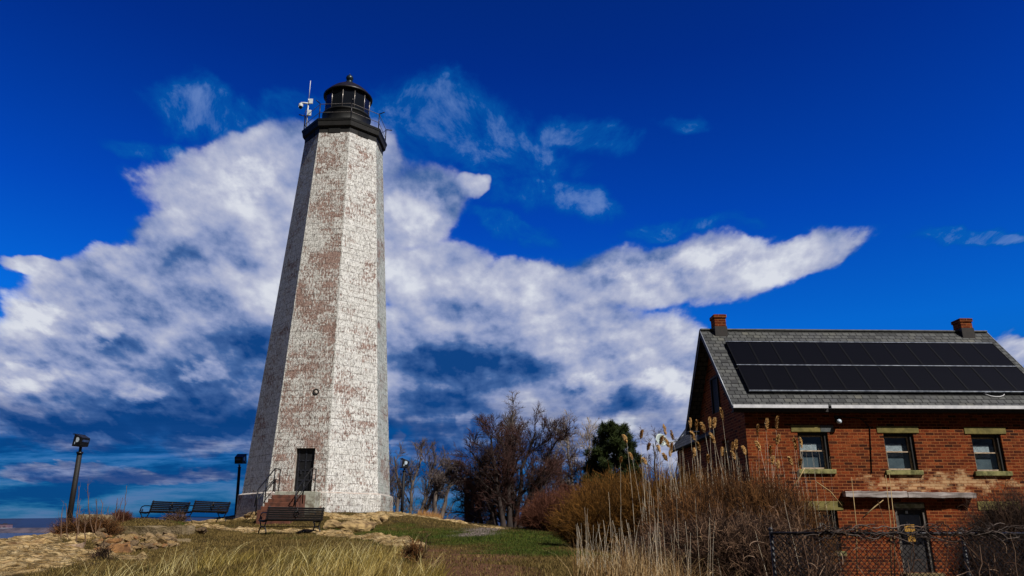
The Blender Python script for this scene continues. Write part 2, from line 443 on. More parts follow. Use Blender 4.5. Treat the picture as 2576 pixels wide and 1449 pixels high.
def masks(x,y):
    n = fbm(x*.9,y*.9,4,3); n2 = fbm(x*2.7+9,y*2.7,4,7)
    rk = np.full(x.shape,-9.0)
    for c in ROCK: rk = np.maximum(rk, caps(x,y,c))
    rk = rk + (n-.5)*1.0 + (n2-.5)*.9
    rock = np.clip(rk*2.2+.25,0,1)
    gr = np.full(x.shape,-9.0)
    for c in [[gp(1000,1330,28)+(3.4,), gp(1150,1345,25)+(2.6,), gp(1330,1365,19)+(1.9,), gp(1320,1405,14)+(1.1,)], [gp(560,1319,29)+(.8,), gp(460,1319,29)+(.5,)]]:
        gr = np.maximum(gr, caps(x,y,c))
    green = np.clip(gr*1.2+(n-.5)*2.2+(n2-.5)*1.0+.25,0,1)
    dt = np.full(x.shape,-9.0)
    for c in [[gp(1130,1449,8.5)+(1.1,), gp(1120,1410,13)+(1.5,), gp(1060,1380,17.5)+(1.3,)]]: dt = np.maximum(dt, caps(x,y,c))
    dirt = np.clip(dt*1.3+(n-.5)*1.6+(n2-.5)*.8+.2,0,1)
    gv = np.full(x.shape,-9.0)
    for c in [[gp(1290,1327,37)+(1.6,), gp(1235,1337,28.5)+(1.0,), gp(1190,1352,23)+(.75,)]]: gv = np.maximum(gv, caps(x,y,c))
    gravel = np.clip(gv*1.6+(n-.5)*1.2+(n2-.5)*1.0+.2,0,1)
    return rock, green, dirt, gravel
def ground_h(x,y):
    h = base_h(x,y); rock,green,dirt,gravel = masks(x,y)
    # bedrock stands proud and is ledged; turf is gently lumpy
    ridg = 1-np.abs(2*fbm(x*1.1+y*.6+3, y*1.6-x*.5,4,21)-1)
    led = (fbm(x*.5,y*1.3,3,33)*5); led = np.floor(led)+np.clip((led-np.floor(led))*3,0,1)
    r3 = 1-np.abs(2*fbm(x*3.1+1,y*3.6,3,23)-1)
    h = h + rock*(.30*(ridg-.72) + .05*(led-2.4) + .15*(r3-.72) + .08*(fbm(x*6,y*6,3,55)-.5)) + (1-rock)*(.05*(fbm(x*1.3,y*1.3,3,61)-.5)+.04*(fbm(x*6,y*6,2,66)-.5))
    return h
def gh(x,y): return float(ground_h(np.array([float(x)]),np.array([float(y)]))[0])

def axis(segs):
    out=[]
    for a,b,st in segs: out += list(np.arange(a,b,st))
    return np.array(out+[segs[-1][1]])
gx = axis([(-3000,-600,300),(-600,-120,40),(-120,-40,8),(-40,-24,.8),(-24,12,.125),(12,30,1.0),(30,120,10),(120,600,60),(600,3000,300)])
gy = axis([(-300,-40,40),(-40,-4,4),(-4,6,.8),(6,26,.1),(26,44,.16),(44,70,1.0),(70,140,8),(140,600,50),(600,1200,200)])
GX,GY = np.meshgrid(gx,gy)
GZ = ground_h(GX,GY); mk = masks(GX,GY)
nx,ny = len(gx),len(gy)
idx = np.arange(nx*ny).reshape(ny,nx)
Q = np.stack([idx[:-1,:-1],idx[:-1,1:],idx[1:,1:],idx[1:,:-1]],-1).reshape(-1,4)
def ground_mat():
    m, nt, b = new_mat('knoll_ground')
    o = nt.obj()
    rock,green,dirt,gravel = (nt.attr(k) for k in ('rock','green','dirt','gravel'))
    f = nt.noise(o, 34, 8, .68); c = nt.noise(o, 6.5, 6, .6); big = nt.noise(o, .7, 4, .55)
    turf = nt.mix(nt.ss(f,.36,.64), lin(32,26,13), lin(96,80,44))
    turf = nt.mix(nt.ss(c,.42,.62,0,.75), turf, lin(84,72,32))
    turf = nt.mix(nt.ss(big,.5,.66,0,.6), turf, lin(62,46,28))
    gcol = nt.mix(nt.ss(f,.34,.66), lin(26,34,8), lin(96,112,34))
    gcol = nt.mix(nt.ss(c,.45,.62,0,.55), gcol, lin(122,108,48))
    col = nt.mix(green, turf, gcol)
    dcol = nt.mix(nt.ss(f,.36,.66), lin(74,48,32), lin(150,108,78))
    col = nt.mix(nt.math('MULTIPLY',dirt,.92), col, dcol)
    peb = nt.node('ShaderNodeTexVoronoi'); nt.put(peb.inputs['Vector'],o); peb.inputs['Scale'].default_value = 30
    gvc = nt.mix(nt.ss(nt.sep(peb.outputs['Color'])[0],.2,.95), lin(92,82,74), lin(176,160,146))
    gvc = nt.mix(nt.ss(peb.outputs['Distance'],.4,.7,0,.6), gvc, lin(60,52,46))
    col = nt.mix(gravel, col, gvc)
    st = nt.vmath('MULTIPLY', o, (1.0,2.2,3.4))
    r1 = nt.noise(st, 3.2, 9, .66, .6); r2 = nt.noise(st, 13, 7, .65, .3)
    rc = nt.ramp(r1, [(.25,lin(66,48,30)),(.40,lin(150,120,74)),(.56,lin(198,170,122)),(.75,lin(226,206,164))])
    crack = nt.math('ABSOLUTE', nt.math('SUBTRACT', nt.noise(st, 2.3, 6, .6, .8), .5))
    rc = nt.mix(nt.ss(crack,.04,.0,0,.6), rc, lin(50,36,24))
    rc = nt.mix(nt.ss(r2,.52,.72,0,.65), rc, lin(110,84,54))
    rc = nt.mix(nt.ss(nt.noise(o,1.6,5,.6),.56,.7,0,.55), rc, lin(118,102,66))
    rm = nt.ss(nt.math('ADD', rock, nt.math('MULTIPLY', nt.math('SUBTRACT', f, .5), .7)), .35, .6)
    col = nt.mix(rm, col, rc)
    hgt = nt.mix(rm, nt.math('ADD', f, nt.math('MULTIPLY', c, .7)), nt.math('ADD', nt.math('MULTIPLY',r1,1.6), nt.math('MULTIPLY', nt.ss(crack,0,.05), .35)))
    setp(nt, b, col, .95, 0, nt.bump(hgt, .9, .09), .1)
    return m
terrain = np_mesh('ground', np.stack([GX,GY,GZ],-1).reshape(-1,3), Q, ground_mat(), col={k:a.ravel() for k,a in zip(('rock','green','dirt','gravel'),mk)})
tag(terrain, kind='structure')

# ------------------------------------------------------------------ sea, far shore
SEA = -8.0
m, nt, b = new_mat('harbour_water')
wv = nt.noise(nt.vmath('MULTIPLY', nt.obj(), (.3,1,1)), .35, 6, .6)
setp(nt, b, nt.mix(wv, lin(6,30,56), lin(14,48,84)), .35, 0, nt.bump(wv,.6,.4), .4)
mb = MB(); mb.add([(-9000,-600,SEA),(9000,-600,SEA),(9000,14000,SEA),(-9000,14000,SEA)],[(0,1,2,3)])
tag(mb.build('water', m), kind='structure')
def ridge(name, mat, y, pts, depth):
    n = len(pts); V=[]; Qs=[]
    for (x,h) in pts: V += [(x,y-depth*.5,SEA-1),(x,y,SEA+h),(x,y+depth,SEA+h*.7),(x,y+depth*2,SEA-1)]
    for i in range(n-1):
        for k in range(3): a=i*4+k; Qs.append((a,a+4,a+5,a+1))
    o = np_mesh(name, V, Qs, mat); tag(o, kind='structure'); return o
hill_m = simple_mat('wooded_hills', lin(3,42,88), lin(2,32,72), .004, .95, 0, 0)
xs = np.linspace(-9000,9000,160)
hh = 92+22*(fbm(xs*.0004,xs*0,4,77)-.5)*2
ridge('hills', hill_m, 7200, list(zip(xs,hh)), 500)
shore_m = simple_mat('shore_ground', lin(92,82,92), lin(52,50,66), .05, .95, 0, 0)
xs = np.linspace(-2600,-250,70)
ridge('far_shore', shore_m, 1550, list(zip(xs, 7+5*fbm(xs*.01,xs*0,3,5))), 60)
white_m = simple_mat('pale_cladding', lin(226,226,232), lin(170,178,196), .1, .6)
grey_m = simple_mat('blue_grey_cladding', lin(110,128,160), lin(60,84,130), .08, .6)
dark_m = simple_mat('dark_roofing', lin(60,60,76), lin(40,42,60), .1, .8)
def far_building(px0,px1,py0,py1,D,mat,label,tank=False,roof='flat'):
    a = P(px0,py1,D); c = P(px1,py0,D); w = c.x-a.x; h = max(c.z-SEA,3)
    t = thing('tank' if tank else 'shore_building', label, 'storage tank' if tank else 'building', ((a.x+c.x)/2, D, SEA))
    mb = MB()
    if tank:
        mb.lathe([(w/2,0),(w/2,h*.9),(w*.48,h*.93),(.01,h)], 20); mb.build('shell', mat, t)
        mb = MB(); mb.lathe([(w/2+.15,h*.88),(w/2+.15,h*.9)],20); mb.build('rim', dark_m, t)
        return
    mb.box2((-w/2,-10,0),(w/2,10,h*.86)); mb.build('wall', mat, t)
    mb = MB()
    if roof=='flat': mb.box2((-w/2-.4,-10.4,h*.86),(w/2+.4,10.4,h*.9)); mb.box2((-w*.12,-4,h*.9),(w*.1,4,h))
    else:
        e=h*.86; mb.add([(-w/2-.5,-10.6,e),(w/2+.5,-10.6,e),(w/2+.5,10.6,e),(-w/2-.5,10.6,e),(-w/2,0,h),(w/2,0,h)],[(0,1,5,4),(2,3,4,5),(0,4,3),(1,2,5),(0,3,2,1)])
    mb.build('roof', white_m if roof!='flat' else dark_m, t)
    mb = MB(); k = max(2,int(w/7))
    for r in range(max(1,int(h/9))):
        for i in range(k):
            mb = MB(); mb.box((-w/2+(i+.5)*w/k,-10.05,h*.2+r*7),(w/k*.5,.2,2.4)); mb.build('window', dark_m, t)
far_building(0,38,1328,1338,1580,white_m,'long white shed on the far shore at the picture edge',roof='gable')
far_building(0,26,1316,1327,1700,simple_mat('brownish_wall',lin(130,104,116),lin(96,80,98),.1),'tall brownish block behind the white shed across the harbour')
far_building(44,72,1331,1339,1560,white_m,'low white building beside the long white shed on the shore',roof='gable')
far_building(146,180,1334,1340,1570,white_m,'white gabled shed left of the grey tower block',roof='gable')
far_building(177,198,1322,1340,1600,grey_m,'square blue grey tower block on the far shore')
far_building(199,222,1323,1338,1640,simple_mat('navy_cladding',lin(30,52,104),lin(20,40,90),.1),'dark blue block just right of the grey tower block')
far_building(229,247,1325,1339,1590,white_m,'small white block half hidden behind the leaning lamp post',roof='gable')
far_building(112,132,1338,1341,1555,white_m,'low white jetty shed by the water line',roof='gable')
far_building(58,84,1341,1344,1545,white_m,'row of low pale roofs at the water edge',roof='gable')
far_building(131,137,1322,1341,1570,grey_m,'slim blue chimney stack standing on the shore',True)
# ------------------------------------------------------------------ lighthouse
TD = 37.0
_b = P(797,1290,TD); TX = _b.x
TZ0 = P(797,1291,TD).z
zT = lambda py: P(850,py,TD).z
RW = lambda hw,py: hw/fw(py)*TD/.99
PH_CAM = atan2(-TX, TD); PHV = PH_CAM + radians(5.5)
Z_PL, Z_TOP, Z_DECK = zT(1248), P(870,348,TD).z-.55, P(870,348,TD).z
R_PL, R_BASE, R_TOP = RW(184,1248), RW(190,1270), RW(95,350)
def tower_mat():
    m, nt, b = new_mat('flaking_whitewash_on_brownstone')
    uvv = nt.node('ShaderNodeUVMap', uv_map='stone').outputs[0]
    cr = nt.sep(nt.node('ShaderNodeUVMap', uv_map='cross').outputs[0])[0]
    peel, green, grime = nt.attr('peel'), nt.attr('green'), nt.attr('grime')
    warp = nt.vmath('SCALE', nt.vmath('SUBTRACT', nt.noise(uvv, 3.0, 3, .5, col=True), (.5,.5,.5)), .05)
    uw = nt.vmath('ADD', uvv, warp)
    def bricks(mort, smooth=.1):
        br = nt.node('ShaderNodeTexBrick'); br.offset=.5; br.squash=.72; br.squash_frequency=3
        nt.put(br.inputs['Vector'],uw); br.inputs['Scale'].default_value=1
        br.inputs['Color1'].default_value=(0,0,0,1); br.inputs['Color2'].default_value=(1,1,1,1); br.inputs['Mortar'].default_value=(.5,.5,.5,1)
        br.inputs['Mortar Size'].default_value=mort; br.inputs['Mortar Smooth'].default_value=smooth; br.inputs['Bias'].default_value=0
        br.inputs['Brick Width'].default_value=.82; br.inputs['Row Height'].default_value=.315
        return br
    br = bricks(.014)
    stone = nt.sep(br.outputs['Color'])[0]; mort = br.outputs['Fac']
    st = nt.vmath('MULTIPLY', uvv, (1.6,.8,1))
    n1 = nt.noise(st, 8.0, 10, .74, .6)
    n2 = nt.noise(uvv, .55, 4, .6); n3 = nt.noise(nt.vmath('MULTIPLY',uvv,(7,1.0,1)), 2.0, 6, .65)
    wmv = nt.noise(nt.vmath('MULTIPLY',uvv,(1.3,.9,1)), 8.5, 3, .55, 1.6)
    worm = nt.math('ABSOLUTE', nt.math('SUBTRACT', wmv, .5))
    t = nt.math('ADD', nt.math('MULTIPLY', nt.math('SUBTRACT', n1, .5), 3.0), nt.math('MULTIPLY', nt.math('SUBTRACT', n2, .5), 2.2))
    t = nt.math('ADD', t, nt.math('MULTIPLY', nt.math('SUBTRACT', stone, .5), .34))
    t = nt.math('ADD', t, nt.math('MULTIPLY', nt.math('SUBTRACT', n3, .5), .9))
    t = nt.math('ADD', t, nt.math('SUBTRACT', peel, .5))
    # the lime survives along the arrises
    edge = nt.math('MAXIMUM', nt.ss(cr,.035,.012), nt.ss(cr,.965,.988))
    t = nt.math('SUBTRACT', t, nt.math('MULTIPLY', edge, .55))
    bare = nt.ss(t, -.08, .34)
    brown = nt.mix(n1, lin(112,68,54), lin(176,130,112))
    brown = nt.mix(nt.ss(nt.noise(uvv,9,6,.6),.5,.7), brown, lin(196,160,146))
    paint = nt.mix(nt.ss(nt.noise(uvv,3,6,.65),.3,.7), lin(222,219,213), lin(242,240,236))
    paint = nt.mix(nt.math('MULTIPLY', green, nt.ss(n3,.3,.65)), paint, lin(176,188,176))
    col = nt.mix(nt.math('MULTIPLY',bare,.8), paint, brown)
    wm = nt.math('MULTIPLY', nt.ss(worm,.075,.01), nt.ss(nt.math('ADD', n1, nt.math('MULTIPLY',peel,.2)),.46,.66))
    col = nt.mix(nt.math('MULTIPLY',wm,.85), col, lin(64,48,42))
    mm = nt.math('MULTIPLY', mort, nt.ss(nt.noise(uvv,1.8,4,.6),.4,.64,.05,.72))
    col = nt.mix(mm, col, lin(70,56,50))
    grm = nt.ss(nt.math('ADD', n3, nt.math('MULTIPLY', nt.math('SUBTRACT', grime, .5), .8)), .45, .8, 0, .45)
    col = nt.mix(grm, col, lin(84,74,66))
    h = nt.math('SUBTRACT', nt.math('SUBTRACT', nt.math('MULTIPLY',n1,.5), bare), nt.math('MULTIPLY', mort, 1.2))
    h = nt.math('SUBTRACT', h, nt.math('MULTIPLY', wm, 1.0))
    setp(nt, b, col, .92, 0, nt.bump(h,.55,.02), .15)
    return m
TOWER_M = tower_mat()
PEEL = {-1:.36, 0:.57, 1:.35, 2:.36, 3:.4, 4:.4, 5:.4, -2:.5}
def vring(R,z,k): 
    a = PHV+radians(45)*k
    return Vector((R*sin(a), -R*cos(a), z))
def octa_wall(name, R0,z0,R1,z1, parent, rows, hole=None):
    """eight faces; face k lies between vertex k-1 and k; k=0 carries the door. hole=(u,z0,z1,halfwidth) in face 0"""
    V=[];Fq=[];UV=[];CR=[];att=[[],[],[]]
    for k in range(-3,5):
        zs = list(np.linspace(z0,z1,rows+1))
        if hole and k==0:
            zs = sorted(set([z for z in zs if abs(z-hole[1])>.12 and abs(z-hole[2])>.12]+[hole[1],hole[2]]))
        b0=len(V); ncol=0
        for z in zs:
            f=(z-z0)/(z1-z0); Rr=R0+(R1-R0)*f
            a=vring(Rr,z,k-1); c=vring(Rr,z,k); w=(c-a).length
            ss=[0,.15,.35,.5,.65,.85,1]
            if hole and k==0: ss=[0,.12,.5+(hole[0]-hole[3])/w,.5+(hole[0]+hole[3])/w,.88,1]
            ncol=len(ss)
            for s in ss:
                V.append(a.lerp(c,s)); UV.append(((s-.5)*w+k*37.31+.2, z)); CR.append((s,f))
                att[0].append(PEEL.get(k,.45)+.10*(1 if (k==0 and 3<z<13) else 0)); att[1].append(1.0 if k==2 else .15); att[2].append(.55 if z<Z_PL and name=='plinth' else .42)
        for r in range(len(zs)-1):
            for c_ in range(ncol-1):
                if hole and k==0 and c_==2 and zs[r]>=hole[1]-1e-6 and zs[r+1]<=hole[2]+1e-6: continue
                i=b0+r*ncol+c_; Fq.append((i,i+1,i+1+ncol,i+ncol))
    me=bpy.data.meshes.new(name); me.from_pydata([tuple(v) for v in V],[],Fq)
    for nm,src in (('stone',UV),('cross',CR)):
        L=me.uv_layers.new(name=nm)
        for lp in me.loops: L.data[lp.index].uv=src[lp.vertex_index]
    for nm,arr in zip(('peel','green','grime'),att):
        a=me.attributes.new(nm,'FLOAT','POINT'); a.data.foreach_set('value',arr)
    me.update()
    return link_mesh(name,me,TOWER_M,parent)
LH = thing('lighthouse','tall octagonal stone lighthouse with flaking whitewash and black lantern on the rocky knoll','lighthouse',(TX,TD,0))
PHD = PHV-radians(22.5)
DZ0, DZ1 = P(758,1238,TD-3.3).z, P(758,1125,TD-3.4).z
wall = octa_wall('tower_wall', R_PL-.08, Z_PL, R_TOP, Z_TOP, LH, 48, (.22, max(DZ0,Z_PL+.02), DZ1, .43))
plinth = octa_wall('plinth', R_BASE, TZ0-1.2, R_BASE-.02, Z_PL, LH, 6)
mb=MB(); rr=[vring(R_BASE-.02,Z_PL,k) for k in range(8)]; r2=[vring(R_PL-.1,Z_PL+.07,k) for k in range(8)]
mb.add(rr+r2,[(k,(k+1)%8,8+(k+1)%8,8+k) for k in range(8)])
plain_lime = simple_mat('limewashed_ledge', lin(206,200,192), lin(150,130,118), 6, .9)
mb.build('plinth_ledge', plain_lime, LH)
black_m = simple_mat('black_painted_iron', lin(30,31,32), lin(16,16,17), 5, .6, .0, .1, spec=.35)
blackstone_m = simple_mat('sooty_black_paint', lin(30,28,28), lin(16,15,15), 3, .8)
# --- door recess
apo = lambda z: (R_PL-.08+(R_TOP-R_PL+.08)*(z-Z_PL)/(Z_TOP-Z_PL))*cos(radians(22.5))
nD = Vector((sin(PHD),-cos(PHD),0)); tD = Vector((cos(PHD), sin(PHD),0))
def DF(u, out, z): return tD*(u) + nD*out + Vector((0,0,z))
DZ0 = max(DZ0,Z_PL+.02)
mb=MB()
for (ua,za,ub,zb) in ((.22-.43,DZ0,.22-.43,DZ1),(.22+.43,DZ1,.22+.43,DZ0),(.22-.43,DZ1,.22+.43,DZ1),(.22+.43,DZ0,.22-.43,DZ0)):
    mb.add([DF(ua,apo(za)-.004,za),DF(ub,apo(zb)-.004,zb),DF(ub,apo(zb)-.45,zb),DF(ua,apo(za)-.45,za)],[(0,1,2,3)])
mb.build('door_reveal', plain_lime, LH)
door_m = simple_mat('worn_black_door', lin(26,27,31), lin(14,14,17), 9, .55, .2, .2)
dr = MB(); zc=(DZ0+DZ1)/2; a0=apo(zc)-.2
Mrot = Matrix((tD, -nD, Vector((0,0,1)))).transposed()
def dbox(mb,u,out,z,du,do,dz): mb.box(DF(u,out,z),(du,do,dz),Mrot)
dbox(dr,.22,a0-.05,zc,.84,.06,DZ1-DZ0)
door = dr.build('door', door_m, LH)
dr=MB()
for zz in (.28,.5,.72): dbox(dr,.22,a0-.01,DZ0+(DZ1-DZ0)*zz,.6,.03,.06)
for uu in (-.09,.22,.53): dbox(dr,uu,a0-.012,zc,.06,.03,(DZ1-DZ0)*.9)
dr.build('door_battens', simple_mat('door_ironwork',lin(70,72,80),lin(30,30,36),14,.4,.6), door)
dr=MB(); dbox(dr,.05,a0+.02,zc-.1,.05,.06,.14); dr.build('handle', simple_mat('dull_steel',lin(130,130,135),None,10,.35,.9), door)
# --- round vent
mb=MB(); zv=P(774,984,TD-3.1).z; av=apo(zv)
tilt=DF(.42,av+.02,zv)
for rr_,o_ in ((.13,.0),):
    ring=[tilt+tD*(.12*cos(t))+Vector((0,0,.12*sin(t))) for t in np.linspace(0,2*pi,20)]
    mb.tube(ring,.026,8,False)
vent=mb.build('vent', black_m, LH)
mb=MB(); mb.sphere(tilt-nD*.02,.085,12,8,(1,.5,1)); mb.build('vent_cap', plain_lime, vent)
# --- gallery
opening_shade_m=simple_mat('opening_shade',lin(12,12,13),None,4,.9)
mb=MB(); A0=PHV
mb.lathe([(R_TOP+.012,Z_TOP-.25),(R_TOP+.02,Z_DECK-.42),(R_TOP+.14,Z_DECK-.36),(R_TOP+.18,Z_DECK-.12)],8,(0,0,0),A0,False)
mb.build('cornice', blackstone_m, LH)
RD=RW(104,348)
mb=MB(); mb.lathe([(R_TOP+.16,Z_DECK-.12),(RD,Z_DECK-.1),(RD+.03,Z_DECK+.02),(.5,Z_DECK+.03)],8,(0,0,0),A0,False); mb.build('gallery_deck', black_m, LH)
for k in range(8):   # black panels painted in for the shade inside small cornice openings
    a=vring(R_TOP+.05,Z_DECK-.62,k); c=vring(R_TOP+.05,Z_DECK-.62,k+1)
    n=((a+c)/2); n.z=0; n.normalize(); t=(c-a).normalized()
    M=Matrix((t,-n,Vector((0,0,1)))).transposed()
    mb=MB(); mb.box(a.lerp(c,.5)-n*.035,(.62,.06,.26),M); mb.build('dark_opening_panel', opening_shade_m, LH)
iron_m = simple_mat('weathered_railing_iron', lin(60,58,60), lin(24,24,26), 12, .4, .6)
rail_m = simple_mat('worn_grey_rail', lin(176,170,164), lin(110,104,100), 12, .35, .5)
mb=MB(); RP=RD-.09
tops=[vring(RP,Z_DECK+.92,k) for k in range(8)]; mids=[vring(RP,Z_DECK+.42,k) for k in range(8)]
mb.tube(tops+[tops[0]],.017,6,False); mb.tube(mids+[mids[0]],.016,6,False)
mb.build('gallery_rail', rail_m, LH)
for k in range(8):
    mb=MB(); p=vring(RP,Z_DECK,k); q=vring(RP,Z_DECK+.95,k); o_=p.copy(); o_.z=0; o_.normalize()
    mb.tube([p,q],.03,6); mb.tube([q-o_*.02,q+o_*.34+Vector((0,0,.03))],.026,6); mb.tube([p+Vector((0,0,.05))-o_*.02, p-o_*.25+Vector((0,0,.02))],.018,6)
    mb.build('rail_post', iron_m, LH)
# --- lantern
Z_DR = zT(298); RDR=RW(71*.5*1.62,300); RDR=RW(57.5,300)
mb=MB(); mb.lathe([(RDR+.06,Z_DECK+.02),(RDR+.06,Z_DECK+.1),(RDR,Z_DECK+.13),(RDR,Z_DR-.1),(RDR+.05,Z_DR-.07),(RDR+.05,Z_DR),(RDR-.3,Z_DR+.01)],40); mb.build('lantern_base', black_m, LH)
Z_EV=zT(249); RE=RW(59.5,249); Z_DT=zT(211.5)
mg,nt,b=new_mat('lantern_glass')
b.inputs['Base Color'].default_value=(.01,.012,.016,1); b.inputs['Roughness'].default_value=.05; b.inputs['Alpha'].default_value=.82; b.inputs['Specular IOR Level'].default_value=.35
NG=12; RG=RE-.12
for k in range(NG):
    a=2*pi*k/NG; c=2*pi*(k+1)/NG
    pa=Vector((RG*sin(a),-RG*cos(a),0)); pc=Vector((RG*sin(c),-RG*cos(c),0))
    mb=MB(); mb.add([pa+Vector((0,0,Z_DR)),pc+Vector((0,0,Z_DR)),pc+Vector((0,0,Z_EV+.05)),pa+Vector((0,0,Z_EV+.05))],[(0,1,2,3)])
    mb.build('lantern_pane', mg, LH)
    mb=MB(); mb.tube([pa*1.006+Vector((0,0,Z_DR)),pa*1.006+Vector((0,0,Z_EV+.02))],.022,6); mb.build('glazing_bar', rail_m, LH)
mb=MB(); mb.lathe([(.3,Z_DECK+.1),(.55,Z_DR+.1),(.62,Z_DR+.6),(.5,Z_EV-.3),(.2,Z_EV)],16); mb.build('lamp_pedestal', simple_mat('dark_lens_housing',lin(20,20,22),None,5,.4), LH)
hD=Z_DT-Z_EV
mb=MB(); mb.lathe([(RE-.1,Z_EV-.03),(RE,Z_EV-.05),(RE+.015,Z_EV+.03),(RE-.05,Z_EV+.09),(RE*.86,Z_EV+hD*.28),(RE*.66,Z_EV+hD*.55),(RE*.45,Z_EV+hD*.77),(RE*.28,Z_EV+hD*.92),(.22,Z_DT)],40)
roof=mb.build('lantern_roof', simple_mat('dark_iron_dome',lin(40,34,34),lin(22,20,22),4,.42,.3), LH)
zb=zT(198); rb=.215
mb=MB(); mb.lathe([(.24,Z_DT-.05),(.25,Z_DT+.03),(.17,Z_DT+.07),(.2,Z_DT+.13),(.12,zb-rb*.85),(rb*.75,zb-rb*.65),(rb,zb),(rb*.8,zb+rb*.6),(rb*.45,zb+rb*.92),(.05,zb+rb*1.1),(.03,zT(187))],24)
mb.build('ventilator_ball', simple_mat('verdigris_ball',lin(46,60,66),lin(20,26,30),6,.35,.5), roof)
mb=MB(); mb.lathe([(.045,zb+rb*1.06),(.03,zT(188)),(.004,zT(185.5))],10); mb.build('lightning_tip', simple_mat('pale_tip',lin(150,180,190),None,6,.3,.8), roof)
# --- stone steps and handrails at the door
brownstone = simple_mat('brownstone_steps', lin(112,68,50), lin(74,45,35), 5, .9, 0, .3)
greystone = simple_mat('grey_landing_stone', lin(170,172,158), lin(110,100,86), 5, .9, 0, .3)
a_b=R_BASE*cos(radians(22.5)); gz0=TZ0-.05
mb=MB(); dbox(mb,.25,a_b+.2,(DZ0+gz0-1)/2,1.75,1.1,DZ0-gz0+1); land=mb.build('landing', greystone, LH, .02)
N=5; rise=(DZ0-gz0+.1)/(N+1)
for i in range(N):
    zt=DZ0-rise*(i+1); mb=MB(); dbox(mb,.05,a_b+.75+.36*(i+.5),(zt+gz0-1.2)/2,1.35,.36-.004,zt-gz0+1.2); mb.build('step', brownstone, LH, .015)
hand_m=simple_mat('black_pipe_rail',lin(20,20,23),lin(10,10,12),8,.4,.4)
for u in (-.72,.86):
    mb=MB(); o0=a_b+.05; o1=a_b+.75+.36*N-.15
    top=[(o0,DZ0+.95),(a_b+.7,DZ0+.95),(o1,gz0+.85),(o1+.2,gz0+.2)]
    mid=[(o0,DZ0+.5),(a_b+.7,DZ0+.5),(o1,gz0+.45)]
    mb.tube([DF(u,o,z) for o,z in top],.026,7); mb.tube([DF(u,o,z) for o,z in mid],.02,7)
    for o in (o0,a_b+.7): mb.tube([DF(u,o,DZ0),DF(u,o,DZ0+.95)],.024,7)
    for fct in (.5,1.0):
        o=a_b+.7+(o1-a_b-.7)*fct; z=DZ0+.95+(gz0+.85-DZ0-.95)*fct
        mb.tube([DF(u,o,z-1.0),DF(u,o,z)],.024,7)
    mb.build('handrail', hand_m, LH)
# --- camera mast on the gallery (a thing standing on the deck)
kv=min(range(8), key=lambda k:(vring(1,0,k)+Vector((TX,TD,0))).x/( (vring(1,0,k)+Vector((TX,TD,0))).y ))
pm=vring(RP-.02,Z_DECK+.03,kv); pm=pm.lerp(vring(RP-.02,Z_DECK+.03,kv+1),.12)
CM=thing('camera_mast','slim white mast with dome camera and antenna boxes on the lighthouse gallery rail','camera mast',(TX+pm.x,TD+pm.y,pm.z))
wpaint=simple_mat('white_plastic',lin(222,226,230),lin(190,196,204),6,.5)
mb=MB(); mb.tube([(0,0,0),(0,0,1.9)],.035,8); mb.tube([(0,0,1.9),(0,0,3.05)],.018,8); mb.build('pole',wpaint,CM)
mb=MB(); mb.box((.14,-.05,1.72),(.2,.08,.3)); mb.build('antenna_box',wpaint,CM,.01)
mb=MB(); mb.box((.1,-.05,1.0),(.22,.1,.34)); mb.build('junction_box',wpaint,CM,.01)
mb=MB(); mb.tube([(0,0,1.62),(-.2,-.05,1.62),(-.36,-.1,1.6),(-.38,-.1,1.5)],.05,8); arm=mb.build('camera_arm',wpaint,CM)
mb=MB(); mb.lathe([(.12,.1),(.13,0),(.12,-.06)],14,(-.38,-.1,1.42)); mb.build('camera_housing',wpaint,CM)
mb=MB(); mb.sphere((-.38,-.1,1.33),.105); mb.build('camera_dome',simple_mat('smoked_dome',lin(8,8,9),None,5,.1),CM)
mb=MB(); mb.tube([(.02,.05,0),(-.12,.02,.4),(-.15,0,.95),(-.02,0,1.55)],.015,6); mb.build('cable',hand_m,CM)
